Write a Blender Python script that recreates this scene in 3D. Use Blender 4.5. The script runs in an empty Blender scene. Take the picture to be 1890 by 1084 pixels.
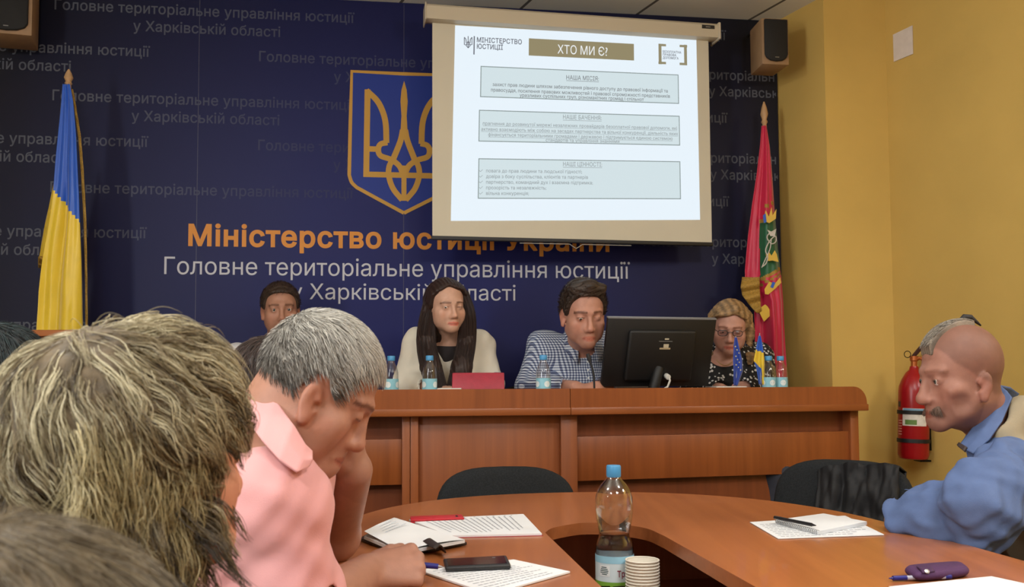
import bpy, bmesh, math, random
import numpy as np
from mathutils import Vector, Matrix, noise as mnoise, geometry as mathutils_geo
random.seed(7)
RNG = np.random.default_rng(11)
SC = bpy.context.scene
COL = SC.collection
PI = math.pi

# ------------------------------------------------------------------ camera
EYE = Vector((0, 0, 1.08))
FPX, CX, CY = 1700.0, 945.0, 609.0          # focal length and optical centre in photo pixels
PITCH, ROLL = math.atan(96 / 1700.0), -0.005
_F = Vector((0, math.cos(PITCH), math.sin(PITCH)))
_R0 = Vector((1, 0, 0)); _U0 = _R0.cross(_F)
_R = _R0 * math.cos(ROLL) + _U0 * math.sin(ROLL)
_U = _U0 * math.cos(ROLL) - _R0 * math.sin(ROLL)
cam_d = bpy.data.cameras.new('camera'); cam = bpy.data.objects.new('camera', cam_d); COL.objects.link(cam)
cam_d.sensor_fit = 'HORIZONTAL'; cam_d.sensor_width = 36.0
cam_d.lens = FPX / 1890 * 36.0
cam_d.shift_y = (CY - 542) / 1890
cam_d.clip_start = 0.02
cam.matrix_world = Matrix(((_R.x, _U.x, -_F.x, EYE.x), (_R.y, _U.y, -_F.y, EYE.y), (_R.z, _U.z, -_F.z, EYE.z), (0, 0, 0, 1)))
SC.camera = cam
cam_d.dof.use_dof = True
cam_d.dof.focus_distance = 2.6
cam_d.dof.aperture_fstop = 11

# ------------------------------------------------------------------ world, lamps, exposure
SC.view_settings.view_transform = 'Standard'; SC.view_settings.look = 'None'
SC.view_settings.gamma = 1.0; SC.view_settings.use_curve_mapping = False
SC.view_settings.exposure = 0.0
wd = bpy.data.worlds.new('world'); SC.world = wd; wd.use_nodes = True
wd.node_tree.nodes['Background'].inputs[0].default_value = (0.9, 0.95, 1.0, 1)
wd.node_tree.nodes['Background'].inputs[1].default_value = 0.2
def area(name, loc, size, power, col, aim=None):
    d = bpy.data.lights.new(name, 'AREA'); d.shape = 'RECTANGLE'; d.size, d.size_y = size
    d.energy = power; d.color = col
    o = bpy.data.objects.new(name, d); COL.objects.link(o); o.location = loc
    if aim is not None:
        o.rotation_euler = (Vector(aim) - Vector(loc)).to_track_quat('-Z', 'Y').to_euler()
    return o
LAMP = (0.99, 0.98, 0.96)
area('ceiling_lamp', (-1.1, -0.5, 2.78), (0.6, 0.6), 46, LAMP)
area('ceiling_lamp', (1.1, -0.5, 2.78), (0.6, 0.6), 46, LAMP)
for x in (-1.1, 1.1):                          # added point fills with no known fixture, to brighten the ceiling
    d = bpy.data.lights.new('ceiling_fill_point', 'POINT'); d.energy = 36; d.color = LAMP; d.shadow_soft_size = .14
    o = bpy.data.objects.new('ceiling_fill_point', d); COL.objects.link(o); o.location = (x, 1.45, 2.42)
area('ceiling_lamp', (3.0, 1.3, 2.78), (0.6, 0.6), 42, LAMP)
area('window_daylight', (-2.95, 0.4, 1.55), (2.6, 1.6), 300, (0.90, 0.96, 1.0), (0.6, 2.4, 1.9))

# ------------------------------------------------------------------ measuring helpers
def ray(u, v):
    return _F + _R * ((u - CX) / FPX) + _U * ((CY - v) / FPX)
def at(u, v, Y):
    d = ray(u, v); return EYE + d * (Y / d.y)
def atz(u, v, z):
    d = ray(u, v); return EYE + d * ((z - EYE.z) / d.z)
def atp(u, v, p, n):
    d = ray(u, v); return EYE + d * ((Vector(p) - EYE).dot(n) / d.dot(n))
def proj(p):
    d = Vector(p) - EYE; w = d.dot(_F)
    return CX + FPX * d.dot(_R) / w, CY - FPX * d.dot(_U) / w

# ------------------------------------------------------------------ object helpers
def W(o):
    m = Matrix.Identity(4)
    while o is not None:
        m = Matrix.LocRotScale(o.location, o.rotation_euler, o.scale) @ m; o = o.parent
    return m
def thing(name, label, cat, loc=(0, 0, 0), rotz=0, group=None):
    o = bpy.data.objects.new(name, None); COL.objects.link(o); o.empty_display_size = .05
    o.location = loc; o.rotation_euler = (0, 0, rotz)
    return tag(o, label, cat, group)
def tag(o, label, cat, group=None):
    o['label'] = label; o['category'] = cat
    if group: o['group'] = group
    return o
def struct(o):
    o['kind'] = 'structure'; return o
def copy_tree(o, parent=None):
    c = o.copy(); COL.objects.link(c); c.parent = parent
    for ch in [x for x in bpy.data.objects if x.parent == o]:
        copy_tree(ch, c)
    return c
def link_mesh(name, me, parent=None, origin=None):
    """me carries world coordinates; it is moved into the parent's (or its own origin's) frame"""
    o = bpy.data.objects.new(name, me); COL.objects.link(o)
    if parent is not None:
        o.parent = parent; me.transform(W(parent).inverted())
    if origin is not None:
        oo = Vector(origin) if parent is None else W(parent).inverted() @ Vector(origin)
        me.transform(Matrix.Translation(-oo)); o.location = oo
    return o
class MB:
    def __init__(s): s.v = []; s.f = []; s.m = []
    def add(s, vs, fs, m=0):
        b = len(s.v); s.v += [tuple(x) for x in vs]
        for f in fs: s.f.append([b + i for i in f]); s.m.append(m)
        return s
    def box(s, c, size, rot=None, m=0):
        hx, hy, hz = size[0] / 2, size[1] / 2, size[2] / 2
        vs = [Vector((x, y, z)) for x in (-hx, hx) for y in (-hy, hy) for z in (-hz, hz)]
        if rot is not None: vs = [rot @ q for q in vs]
        c = Vector(c)
        return s.add([q + c for q in vs], [(0, 1, 3, 2), (4, 6, 7, 5), (0, 4, 5, 1), (2, 3, 7, 6), (0, 2, 6, 4), (1, 5, 7, 3)], m)
    def prism(s, poly, h0, h1, fn, m=0, caps=True):
        """poly [(a,b)], extruded from h0 to h1; fn(a,b,h) -> world"""
        n = len(poly)
        vs = [fn(a, b, h0) for a, b in poly] + [fn(a, b, h1) for a, b in poly]
        fs = [(i, (i + 1) % n, n + (i + 1) % n, n + i) for i in range(n)]
        if caps: fs += [tuple(range(n - 1, -1, -1)), tuple(range(n, 2 * n))]
        return s.add(vs, fs, m)
    def lathe(s, prof, n=32, loc=(0, 0, 0), rot=None, m=0, cap=True):
        loc = Vector(loc); vs = []
        for r, z in prof:
            for k in range(n):
                q = Vector((r * math.cos(2 * PI * k / n), r * math.sin(2 * PI * k / n), z))
                vs.append((rot @ q if rot is not None else q) + loc)
        fs = []
        for i in range(len(prof) - 1):
            for k in range(n):
                a, b = i * n + k, i * n + (k + 1) % n
                fs.append((a, b, b + n, a + n))
        if cap:
            if prof[0][0] > 1e-5: fs.append(tuple(range(n - 1, -1, -1)))
            if prof[-1][0] > 1e-5: fs.append(tuple(range((len(prof) - 1) * n, len(prof) * n)))
        return s.add(vs, fs, m)
    def tube(s, pts, r, n=8, m=0, closed=False):
        pts = [Vector(p) for p in pts]; N = len(pts)
        rs = r if hasattr(r, '__len__') else [r] * N
        vs = []; up = None
        for i, p in enumerate(pts):
            t = (pts[(i + 1) % N] - pts[i - 1]) if closed else (pts[min(i + 1, N - 1)] - pts[max(i - 1, 0)])
            t = t.normalized() if t.length > 1e-9 else Vector((0, 0, 1))
            if up is None:
                up = Vector((0, 0, 1)) if abs(t.z) < .9 else Vector((1, 0, 0))
            a = (up - t * up.dot(t)).normalized(); b = t.cross(a); up = a
            for k in range(n):
                w = 2 * PI * k / n
                vs.append(p + (a * math.cos(w) + b * math.sin(w)) * rs[i])
        fs = []
        for i in range(N if closed else N - 1):
            j = (i + 1) % N
            for k in range(n):
                fs.append((i * n + k, i * n + (k + 1) % n, j * n + (k + 1) % n, j * n + k))
        if not closed: fs += [tuple(range(n - 1, -1, -1)), tuple(range((N - 1) * n, N * n))]
        return s.add(vs, fs, m)
    def grid(s, fn, nu, nv, m=0, closed_u=False):
        vs = [fn(i / nu, j / nv) for j in range(nv + 1) for i in range(nu + (0 if closed_u else 1))]
        w = nu + (0 if closed_u else 1); fs = []
        for j in range(nv):
            for i in range(nu):
                i2 = (i + 1) % w
                fs.append((j * w + i, j * w + i2, (j + 1) * w + i2, (j + 1) * w + i))
        return s.add(vs, fs, m)
    def slab(s, corners, t, m=0):
        """four corners of the top face, thickness t downward"""
        c = [Vector(q) for q in corners]; d = [q - Vector((0, 0, t)) for q in c]
        return s.add(c + d, [(0, 1, 2, 3), (7, 6, 5, 4), (0, 4, 5, 1), (1, 5, 6, 2), (2, 6, 7, 3), (3, 7, 4, 0)], m)
    def build(s, name, mats, parent=None, smooth=40, bevel=0, seg=2, origin=None, solid=0, sub=0):
        me = bpy.data.meshes.new(name); me.from_pydata(s.v, [], s.f)
        for q in (mats if isinstance(mats, (list, tuple)) else [mats]): me.materials.append(q)
        me.polygons.foreach_set('material_index', s.m)
        bm = bmesh.new(); bm.from_mesh(me)
        bmesh.ops.remove_doubles(bm, verts=bm.verts, dist=1e-6)
        bmesh.ops.recalc_face_normals(bm, faces=bm.faces)
        if bevel:
            es = [e for e in bm.edges if len(e.link_faces) == 2 and e.calc_face_angle(0) > .5]
            bmesh.ops.bevel(bm, geom=es, offset=bevel, segments=seg, affect='EDGES', profile=.5, clamp_overlap=True)
        bm.to_mesh(me); bm.free()
        if smooth:
            me.polygons.foreach_set('use_smooth', [True] * len(me.polygons))
            me.set_sharp_from_angle(angle=math.radians(smooth))
        o = link_mesh(name, me, parent, origin)
        if solid:
            md = o.modifiers.new('thickness', 'SOLIDIFY'); md.thickness = solid; md.offset = 0
        if sub:
            md = o.modifiers.new('smooth', 'SUBSURF'); md.levels = md.render_levels = sub
        return o

# ------------------------------------------------------------------ materials
def lin(c):
    return tuple(((x / 255 / 12.92) if x / 255 < .04045 else ((x / 255 + .055) / 1.055) ** 2.4) for x in c)
def new_mat(name):
    m = bpy.data.materials.new(name); m.use_nodes = True
    return m, m.node_tree, m.node_tree.nodes['Principled BSDF']
def mat(name, rgb, rough=.6, metal=0, spec=.5, var=0, scale=30, bump=0, bscale=None, emit=0, sheen=0):
    """plain procedural surface: sRGB 0-255 colour with noise variation and fine bump"""
    m, nt, b = new_mat(name); c = lin(rgb)
    b.inputs['Base Color'].default_value = (*c, 1); b.inputs['Roughness'].default_value = rough
    b.inputs['Metallic'].default_value = metal; b.inputs['Specular IOR Level'].default_value = spec
    if sheen: b.inputs['Sheen Weight'].default_value = sheen
    if emit:
        b.inputs['Emission Color'].default_value = (*c, 1); b.inputs['Emission Strength'].default_value = emit
    tc = nt.nodes.new('ShaderNodeTexCoord')
    if var:
        n = nt.nodes.new('ShaderNodeTexNoise'); n.inputs['Scale'].default_value = scale; n.inputs['Detail'].default_value = 4
        nt.links.new(tc.outputs['Object'], n.inputs['Vector'])
        r = nt.nodes.new('ShaderNodeValToRGB')
        r.color_ramp.elements[0].color = (*[x * (1 - var) for x in c], 1); r.color_ramp.elements[0].position = .3
        r.color_ramp.elements[1].color = (*[min(1, x * (1 + var)) for x in c], 1); r.color_ramp.elements[1].position = .7
        nt.links.new(n.outputs['Fac'], r.inputs['Fac']); nt.links.new(r.outputs['Color'], b.inputs['Base Color'])
    if bump:
        n = nt.nodes.new('ShaderNodeTexNoise'); n.inputs['Scale'].default_value = bscale or scale * 5; n.inputs['Detail'].default_value = 3
        nt.links.new(tc.outputs['Object'], n.inputs['Vector'])
        bp = nt.nodes.new('ShaderNodeBump'); bp.inputs['Strength'].default_value = bump; bp.inputs['Distance'].default_value = .002
        nt.links.new(n.outputs['Fac'], bp.inputs['Height']); nt.links.new(bp.outputs['Normal'], b.inputs['Normal'])
    return m
def wood(name, dark, light, axis='Z', rotz=0, rough=.32, fine=60, coat=0.0):
    """veneer with straight grain along one axis"""
    m, nt, b = new_mat(name)
    tc = nt.nodes.new('ShaderNodeTexCoord'); mp = nt.nodes.new('ShaderNodeMapping')
    mp.inputs['Rotation'].default_value = (0, 0, rotz)
    sc = {'X': (1.2, fine, fine), 'Y': (fine, 1.2, fine), 'Z': (fine, fine, 1.5)}[axis]
    mp2 = nt.nodes.new('ShaderNodeMapping'); mp2.inputs['Scale'].default_value = sc
    nt.links.new(tc.outputs['Object'], mp.inputs['Vector']); nt.links.new(mp.outputs['Vector'], mp2.inputs['Vector'])
    n = nt.nodes.new('ShaderNodeTexNoise'); n.inputs['Scale'].default_value = 1; n.inputs['Detail'].default_value = 5
    n.inputs['Distortion'].default_value = .3
    nt.links.new(mp2.outputs['Vector'], n.inputs['Vector'])
    mp3 = nt.nodes.new('ShaderNodeMapping'); mp3.inputs['Scale'].default_value = tuple(x / 8 for x in sc)
    nt.links.new(mp.outputs['Vector'], mp3.inputs['Vector'])
    n2 = nt.nodes.new('ShaderNodeTexNoise'); n2.inputs['Scale'].default_value = 1; n2.inputs['Detail'].default_value = 2
    nt.links.new(mp3.outputs['Vector'], n2.inputs['Vector'])
    mx = nt.nodes.new('ShaderNodeMath'); mx.operation = 'MULTIPLY_ADD'; mx.inputs[1].default_value = .55
    hm = nt.nodes.new('ShaderNodeMath'); hm.operation = 'MULTIPLY'; hm.inputs[1].default_value = .45
    nt.links.new(n2.outputs['Fac'], hm.inputs[0]); nt.links.new(n.outputs['Fac'], mx.inputs[0]); nt.links.new(hm.outputs[0], mx.inputs[2])
    r = nt.nodes.new('ShaderNodeValToRGB')
    r.color_ramp.elements[0].color = (*lin(dark), 1); r.color_ramp.elements[0].position = .34
    r.color_ramp.elements[1].color = (*lin(light), 1); r.color_ramp.elements[1].position = .66
    nt.links.new(mx.outputs[0], r.inputs['Fac']); nt.links.new(r.outputs['Color'], b.inputs['Base Color'])
    b.inputs['Roughness'].default_value = rough
    b.inputs['Coat Weight'].default_value = coat
    return m
def glass_mat(name, tint=(1, 1, 1), rough=.02, ior=1.33, alpha=.0):
    m, nt, b = new_mat(name)
    b.inputs['Base Color'].default_value = (*tint, 1); b.inputs['Transmission Weight'].default_value = 1
    b.inputs['Roughness'].default_value = rough; b.inputs['IOR'].default_value = ior
    return m

# ------------------------------------------------------------------ lettering
_GC = {}
def _glyph(ch):
    """contours of one character (as sampled closed polygons) and its advance, at size 1"""
    if ch in _GC: return _GC[ch]
    def ink(body):
        c = bpy.data.curves.new('lettering', 'FONT'); c.body = body; c.resolution_u = 3
        o = bpy.data.objects.new('lettering', c); COL.objects.link(o); bpy.context.view_layer.update()
        dg = bpy.context.evaluated_depsgraph_get(); cu = o.evaluated_get(dg).to_curve(dg); cons = []
        for sp in cu.splines:
            pts = []
            if sp.type == 'BEZIER':
                bp = sp.bezier_points; n = len(bp)
                for i in range(n):
                    a, b = bp[i], bp[(i + 1) % n]
                    if (a.handle_right - a.co).length < 1e-5 and (b.handle_left - b.co).length < 1e-5: pts.append(a.co.copy())
                    else:
                        pts += mathutils_geo.interpolate_bezier(a.co, a.handle_right, b.handle_left, b.co, 5)[:-1]
            else: pts = [p.co.to_3d() for p in sp.points]
            q = []
            for p in (Vector((t.x, t.y)) for t in pts):
                if not q or (p - q[-1]).length > 1e-4: q.append(p)
            if len(q) > 2 and (q[0] - q[-1]).length < 1e-4: q.pop()
            if len(q) > 2: cons.append(q)
        bpy.data.objects.remove(o); bpy.data.curves.remove(c)
        return cons
    w = lambda cs: max(p.x for q in cs for p in q)
    adv = w(ink('|' + ch + '|')) - w(ink('||')) + (0 if ch != ' ' else 0)
    _GC[ch] = (ink(ch) if ch.strip() else [], adv); return _GC[ch]
_GF = {}
def _filled(ch, bold):
    if (ch, bold) in _GF: return _GF[ch, bold]
    cons, adv = _glyph(ch); area = lambda q: sum(q[i - 1].x * q[i].y - q[i].x * q[i - 1].y for i in range(len(q))) / 2
    V, F = [], []
    if cons:
        sgn = 1 if area(max(cons, key=lambda q: abs(area(q)))) > 0 else -1; loops = []
        for q in cons:
            n = len(q); r = []
            for i in range(n):
                a, b, c = q[i - 1], q[i], q[(i + 1) % n]; t1, t2 = (b - a).normalized(), (c - b).normalized()
                m = Vector((t1.y, -t1.x)) * sgn + Vector((t2.y, -t2.x)) * sgn; k = m.length_squared
                r.append(b + (m * (2 / k) if k > .8 else m.normalized() if k > .01 else m) * bold)
            loops.append(r if bold else q)
        vin = [p for l in loops for p in l]; ed = []; o = 0
        for l in loops:
            ed += [(o + i, o + (i + 1) % len(l)) for i in range(len(l))]; o += len(l)
        vs, _, fs, _, _, _ = mathutils_geo.delaunay_2d_cdt(vin, ed, [], 0, 1e-6)
        def wind(p):
            w = 0
            for l in loops:
                for i in range(len(l)):
                    a, b = l[i - 1], l[i]
                    if (a.y <= p.y) != (b.y <= p.y):
                        x = (b.x - a.x) * (p.y - a.y) / (b.y - a.y) + a.x
                        if x > p.x: w += 1 if b.y > a.y else -1
            return w
        V = [(p.x, p.y) for p in vs]
        F = [tuple(f) for f in fs if wind(sum((Vector(vs[i]) for i in f), Vector((0, 0))) / len(f)) != 0]
    _GF[ch, bold] = (V, F, adv); return _GF[ch, bold]
def text2d(body, size=1.0, bold=0.0):
    """flat lettering as (verts2d, faces), filled by winding number so that overlapping strokes stay solid"""
    V, F, x0 = [], [], 0.0
    for ch in body:
        v, f, adv = _filled(ch, bold); b = len(V)
        V += [((x + x0) * size, y * size) for x, y in v]; F += [tuple(b + i for i in t) for t in f]
        x0 += adv + bold * 1.2
    return V, F
def fit_text(body, x0, x1, ybase, cap, fn, mb, bold=0.0, m=0):
    """text whose ink runs x0..x1, cap height cap, on baseline ybase (in the frame of fn)"""
    vs, fs = text2d(body, 1.0, bold)
    a = min(q[0] for q in vs); b = max(q[0] for q in vs); k = (x1 - x0) / (b - a); h = cap / .728
    mb.add([fn(x0 + (x - a) * k, ybase + y * h) for x, y in vs], fs, m)
# ================================================================== ROOM
PSI = math.radians(7.6)
EX = Vector((math.cos(PSI), math.sin(PSI), 0)); EN = Vector((math.sin(PSI), -math.cos(PSI), 0))   # along the wall, out of the wall
WP = Vector((0, 4.55, 0))
def wall(s, z, off=0.0): return WP + EX * s + Vector((0, 0, z)) + EN * off
def wpix(u, v, off=0.0):
    p = atp(u, v, WP + EN * off, EN); d = p - WP; return d.dot(EX), p.z
SIDE = Vector((0.406, -0.914, 0)).normalized()       # the right wall, coming towards the room
CEIL = atp(1280, 35, WP, EN).z
FLOOR = 0.0
sB, _ = wpix(1430, 150)
Bc = wall(sB, 0)
def walk(p, d, px, v=300):
    """point on line p + t d (in plan) seen in photo column px"""
    r = ray(px, v); a = r.x / r.y
    t = (a * p.y - p.x) / (d.x - a * d.y); return p + d * t
P1 = walk(Bc, SIDE, 1526.5); P2 = walk(P1, EX, 1641)
P3 = P2 + SIDE * 7.2
BL = wall(-2.75, 0); RL = Vector((BL.x + .25, -2.6, 0))
m_wall = mat('yellow_wall_paint', (208, 174, 96), .85, var=.05, scale=3, bump=.12, bscale=160, spec=.25)
m_wallb = mat('plain_wall_paint', (190, 170, 130), .85, var=.04, scale=3)
def wall_strip(name, pts, m, t=.12, out=1):
    mb = MB()
    for a, b in zip(pts[:-1], pts[1:]):
        d = (b - a).normalized(); n = Vector((d.y, -d.x, 0)) * out
        q = [a, b, b + n * t, a + n * t]
        mb.prism([(i, 0) for i in range(4)], FLOOR - .1, CEIL + .1, lambda i, _, h: Vector((q[i].x, q[i].y, h)), 0)
    return struct(mb.build(name, m, smooth=0))
wall_strip('wall_back', [wall(-2.75, 0), wall(sB + .15, 0)], m_wallb, out=-1)
wall_strip('wall_right', [Bc, P1, P2, P3], m_wall, out=-1)
wall_strip('wall_left', [RL, BL], m_wallb, out=-1)
wall_strip('wall_rear', [P3, Vector((RL.x, RL.y, 0))], m_wallb, out=-1)

# ceiling: mineral-fibre tiles laid along the two wall directions
m_ceil, nt, b = new_mat('ceiling_tile')
b.inputs['Roughness'].default_value = .9
uvn = nt.nodes.new('ShaderNodeUVMap'); br = nt.nodes.new('ShaderNodeTexBrick'); br.offset = 0
br.inputs['Scale'].default_value = 1; br.inputs['Mortar Size'].default_value = .009; br.inputs['Brick Width'].default_value = .6; br.inputs['Row Height'].default_value = .6
br.inputs['Color1'].default_value = (*lin((236, 234, 224)), 1); br.inputs['Color2'].default_value = (*lin((230, 228, 218)), 1); br.inputs['Mortar'].default_value = (*lin((105, 100, 92)), 1)
nt.links.new(uvn.outputs[0], br.inputs['Vector']); nt.links.new(br.outputs['Color'], b.inputs['Base Color'])
def plate(name, z, t, m, up):
    pts = [BL - EX * .2 - EN * .15, Bc + EX * .6 - EN * .15, P2 + Vector((.25, .1, 0)), P3 + Vector((.2, -.15, 0)), RL + Vector((-.15, -.15, 0))]
    mb = MB(); mb.prism([(p.x, p.y) for p in pts], z, z + t, lambda a, b_, h: Vector((a, b_, h)))
    o = mb.build(name, m, smooth=0); uv = o.data.uv_layers.new(name='UVMap')
    o0 = atz(1393, 31, CEIL); dx, dy = EX, -SIDE; det = dx.x * dy.y - dx.y * dy.x
    for l in o.data.loops:
        q = o.data.vertices[l.vertex_index].co - o0
        uv.data[l.index].uv = ((q.x * dy.y - q.y * dy.x) / det, (dx.x * q.y - dx.y * q.x) / det - .1)
    return struct(o)
plate('ceiling', CEIL, .1, m_ceil, -1)
plate('floor', -.1, .1, mat('floor_laminate', (120, 95, 72), .5, var=.1, scale=4), 1)
# raised platform under the presidium
PLAT = .26
mb = MB(); pa, pb = wall(-2.6, 0, .02), wall(sB - .05, 0, .02)
mb.prism([(pa.x, pa.y), (pb.x, pb.y), ((pb + EN * 1.3).x, (pb + EN * 1.3).y), ((pa + EN * 1.3).x, (pa + EN * 1.3).y)], 0.0, PLAT, lambda a, b_, h: Vector((a, b_, h)))
struct(mb.build('floor_platform', mat('platform_carpet', (70, 62, 58), .9, var=.15, scale=60), smooth=0))

# ------------------------------------------------------------------ printed backdrop on the wall
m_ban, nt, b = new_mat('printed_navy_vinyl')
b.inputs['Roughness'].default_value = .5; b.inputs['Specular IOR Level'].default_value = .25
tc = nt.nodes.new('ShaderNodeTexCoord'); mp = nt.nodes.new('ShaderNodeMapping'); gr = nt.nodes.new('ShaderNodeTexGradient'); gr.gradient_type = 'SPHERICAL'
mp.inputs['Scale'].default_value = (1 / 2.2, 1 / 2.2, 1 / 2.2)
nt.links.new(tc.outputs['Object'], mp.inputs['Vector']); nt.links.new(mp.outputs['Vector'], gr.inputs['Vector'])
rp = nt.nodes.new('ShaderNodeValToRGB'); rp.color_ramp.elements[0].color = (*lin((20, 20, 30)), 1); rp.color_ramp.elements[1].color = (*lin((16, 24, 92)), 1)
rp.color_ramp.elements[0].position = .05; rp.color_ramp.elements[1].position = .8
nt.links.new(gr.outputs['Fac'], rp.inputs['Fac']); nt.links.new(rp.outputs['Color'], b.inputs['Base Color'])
def fade_print(name, faint, strong, r0, r1):
    m, nt, b = new_mat(name); b.inputs['Roughness'].default_value = .5; b.inputs['Specular IOR Level'].default_value = .25
    tc = nt.nodes.new('ShaderNodeTexCoord'); ln = nt.nodes.new('ShaderNodeVectorMath'); ln.operation = 'LENGTH'
    nt.links.new(tc.outputs['Object'], ln.inputs[0])
    mr = nt.nodes.new('ShaderNodeMapRange'); mr.inputs['From Min'].default_value = r0; mr.inputs['From Max'].default_value = r1
    nt.links.new(ln.outputs['Value'], mr.inputs['Value'])
    mx = nt.nodes.new('ShaderNodeValToRGB'); mx.color_ramp.elements[0].color = (*lin(faint), 1); mx.color_ramp.elements[1].color = (*lin(strong), 1)
    nt.links.new(mr.outputs[0], mx.inputs['Fac']); nt.links.new(mx.outputs['Color'], b.inputs['Base Color'])
    return m
sc0, zc0 = wpix(745, 460)
ban_o = wall(sc0, zc0, .02)
sR, _ = wpix(1430, 150); sL = -2.6
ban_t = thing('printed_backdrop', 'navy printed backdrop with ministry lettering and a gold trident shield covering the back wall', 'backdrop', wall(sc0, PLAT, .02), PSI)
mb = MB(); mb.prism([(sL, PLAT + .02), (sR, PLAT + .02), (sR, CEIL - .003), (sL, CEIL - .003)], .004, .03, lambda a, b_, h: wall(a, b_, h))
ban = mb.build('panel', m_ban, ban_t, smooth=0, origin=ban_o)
mb = MB()
for u in (367, 745):
    s_, _ = wpix(u, 300); mb.prism([(s_ - .0012, PLAT + .03), (s_ + .0012, PLAT + .03), (s_ + .0012, CEIL - .01), (s_ - .0012, CEIL - .01)], .0302, .0308, lambda a, b_, h: wall(a, b_, h))
mb.build('seam', mat('seam_line', (70, 72, 92), .5), ban_t, smooth=0)
def bfn(s, z): return wall(s, z, .0312)
# repeated small lettering
mb = MB()
sA, zA = wpix(105, 20.5); sA1, _ = wpix(655, 38); wA = sA1 - sA
sBe, zB = wpix(280, 107); sB2, _ = wpix(480, 109)
per = wA + (sB2 - sBe)
_, zA2 = wpix(97, 187); pit = zA - zA2; lead = wpix(245, 50)[1] - wpix(245, 58)[1]
ZR0 = wpix(110, 21)[1]; ZRB = wpix(280, 109)[1]
T0, T1, TZ0, TZ1 = wpix(300, 500)[0], wpix(1230, 500)[0], wpix(700, 1200)[1], wpix(700, 400)[1]
for row in range(6):
    for kind in (0, 1):
        zb = (ZR0 if kind == 0 else ZRB) - row * pit - (0.003 if kind == 0 else 0)
        for col in range(-1, 4):
            s0 = (sA if kind == 0 else sB2 - per) + col * per
            for body, x0, x1, dz in (('Головне територіальне управління юстиції', 0, 1, 0), ('у Харківській області', .255, .745, -.086)):
                a, c = s0 + wA * x0, s0 + wA * x1
                if T0 - .02 < (a + c) / 2 < T1 + .02 and TZ0 < zb + dz < TZ1: continue     # kept clear behind the title
                if a < sL + .01 or c > sR - .01:
                    vs, fs = text2d(body, 1, .012); k = (c - a) / (max(q[0] for q in vs) - min(q[0] for q in vs)); x_ = min(q[0] for q in vs)
                    isl = []                                  # drop the letters that run past the edge of the print
                    ok = [sL + .005 < a + (q[0] - x_) * k < sR - .005 for q in vs]
                    fs = [f for f in fs if all(ok[i] for i in f)]
                    mb.add([bfn(min(max(a + (x - x_) * k, sL + .005), sR - .005), zb + dz + y * .05 / .728) for x, y in vs], fs)
                else:
                    fit_text(body, a, c, zb + dz, .05, bfn, mb, bold=.012)
o = mb.build('pattern_lettering', fade_print('grey_print', (37, 43, 88), (86, 90, 102), .6, 1.75), ban_t, smooth=0, origin=ban_o)
def wfn(s, z): return wall(s, z, .0318)
def px_line(name, body, u0, v0, u1, v1, cap_px, rgb, bold):
    (a, za), (c, zc) = wpix(u0, v0), wpix(u1, v1); cap = wpix(u0, v0 - cap_px)[1] - za
    mb = MB(); fit_text(body, a, c, (za + zc) / 2, cap, wfn, mb, bold); return mb.build(name, mat(name + '_print', rgb, .5, spec=.25), ban_t, smooth=0)
px_line('title_lettering', 'Міністерство юстиції України', 350, 455.5, 1122, 464.5, 38, (214, 142, 62), .03)
px_line('office_lettering', 'Головне територіальне управління юстиції', 306, 507.5, 1160, 516, 32, (196, 198, 206), .0)
px_line('region_lettering', 'у Харківській області', 538, 553, 950, 556.5, 29, (196, 198, 206), .0)

# shield with trident
sS, zS = wpix(745.5, 268); KS = wpix(845, 268)[0] - sS; KS /= 97.0
def shp(cx_, cy_): return ((cx_ - 410) / 3.87 * KS * 1.0, -(cy_ - 535) / 3.87 * KS)
_lay = [0]
def ribbon(mb, pts, w, off, m=0, mirror=False):
    _lay[0] += 1; off += _lay[0] * 4e-5
    for sg in ((1, -1) if mirror else (1,)):
        off += 2e-5
        P = [Vector((sg * shp(*p)[0], shp(*p)[1])) for p in pts]; n = len(P); L, R = [], []
        for i in range(n):
            t = (P[min(i + 1, n - 1)] - P[max(i - 1, 0)]).normalized(); nn = Vector((-t.y, t.x)) * (w / 2 / 3.87 * KS)
            L.append(P[i] + nn); R.append(P[i] - nn)
        for i in range(n - 1):
            mb.add([wall(sS + q.x, zS + q.y, off) for q in (L[i], L[i + 1], R[i + 1], R[i])], [(0, 1, 2, 3)], m)
def curve(pts, n=8):
    """smooth curve through points"""
    P = [np.array(p, float) for p in pts]; P = [2 * P[0] - P[1]] + P + [2 * P[-1] - P[-2]]; out = []
    for i in range(1, len(P) - 2):
        for k in range(n):
            t = k / n; a, b_, c, d = P[i - 1], P[i], P[i + 1], P[i + 2]
            out.append(tuple(.5 * (2 * b_ + (c - a) * t + (2 * a - 5 * b_ + 4 * c - d) * t * t + (3 * b_ - a - 3 * c + d) * t ** 3)))
    return out + [tuple(P[-2])]
half = [(410, 1020), (240, 930)] + curve([(90, 850), (55, 815), (38, 765)], 4) + [(44, 400), (52, 42), (410, 46)]
mb = MB()
fld = [Vector(shp(*p)) for p in half]; fld = fld + [Vector((-q.x, q.y)) for q in fld[::-1][1:-1]]
mb.prism([(q.x, q.y) for q in fld], .031, .0320, lambda a, b_, h: wall(sS + a, zS + b_, h))
mb.build('shield_field', mat('shield_blue_print', (34, 56, 140), .5, spec=.25), ban_t, smooth=0)
mb = MB()
ribbon(mb, half, 24, .0322, mirror=True)
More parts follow.
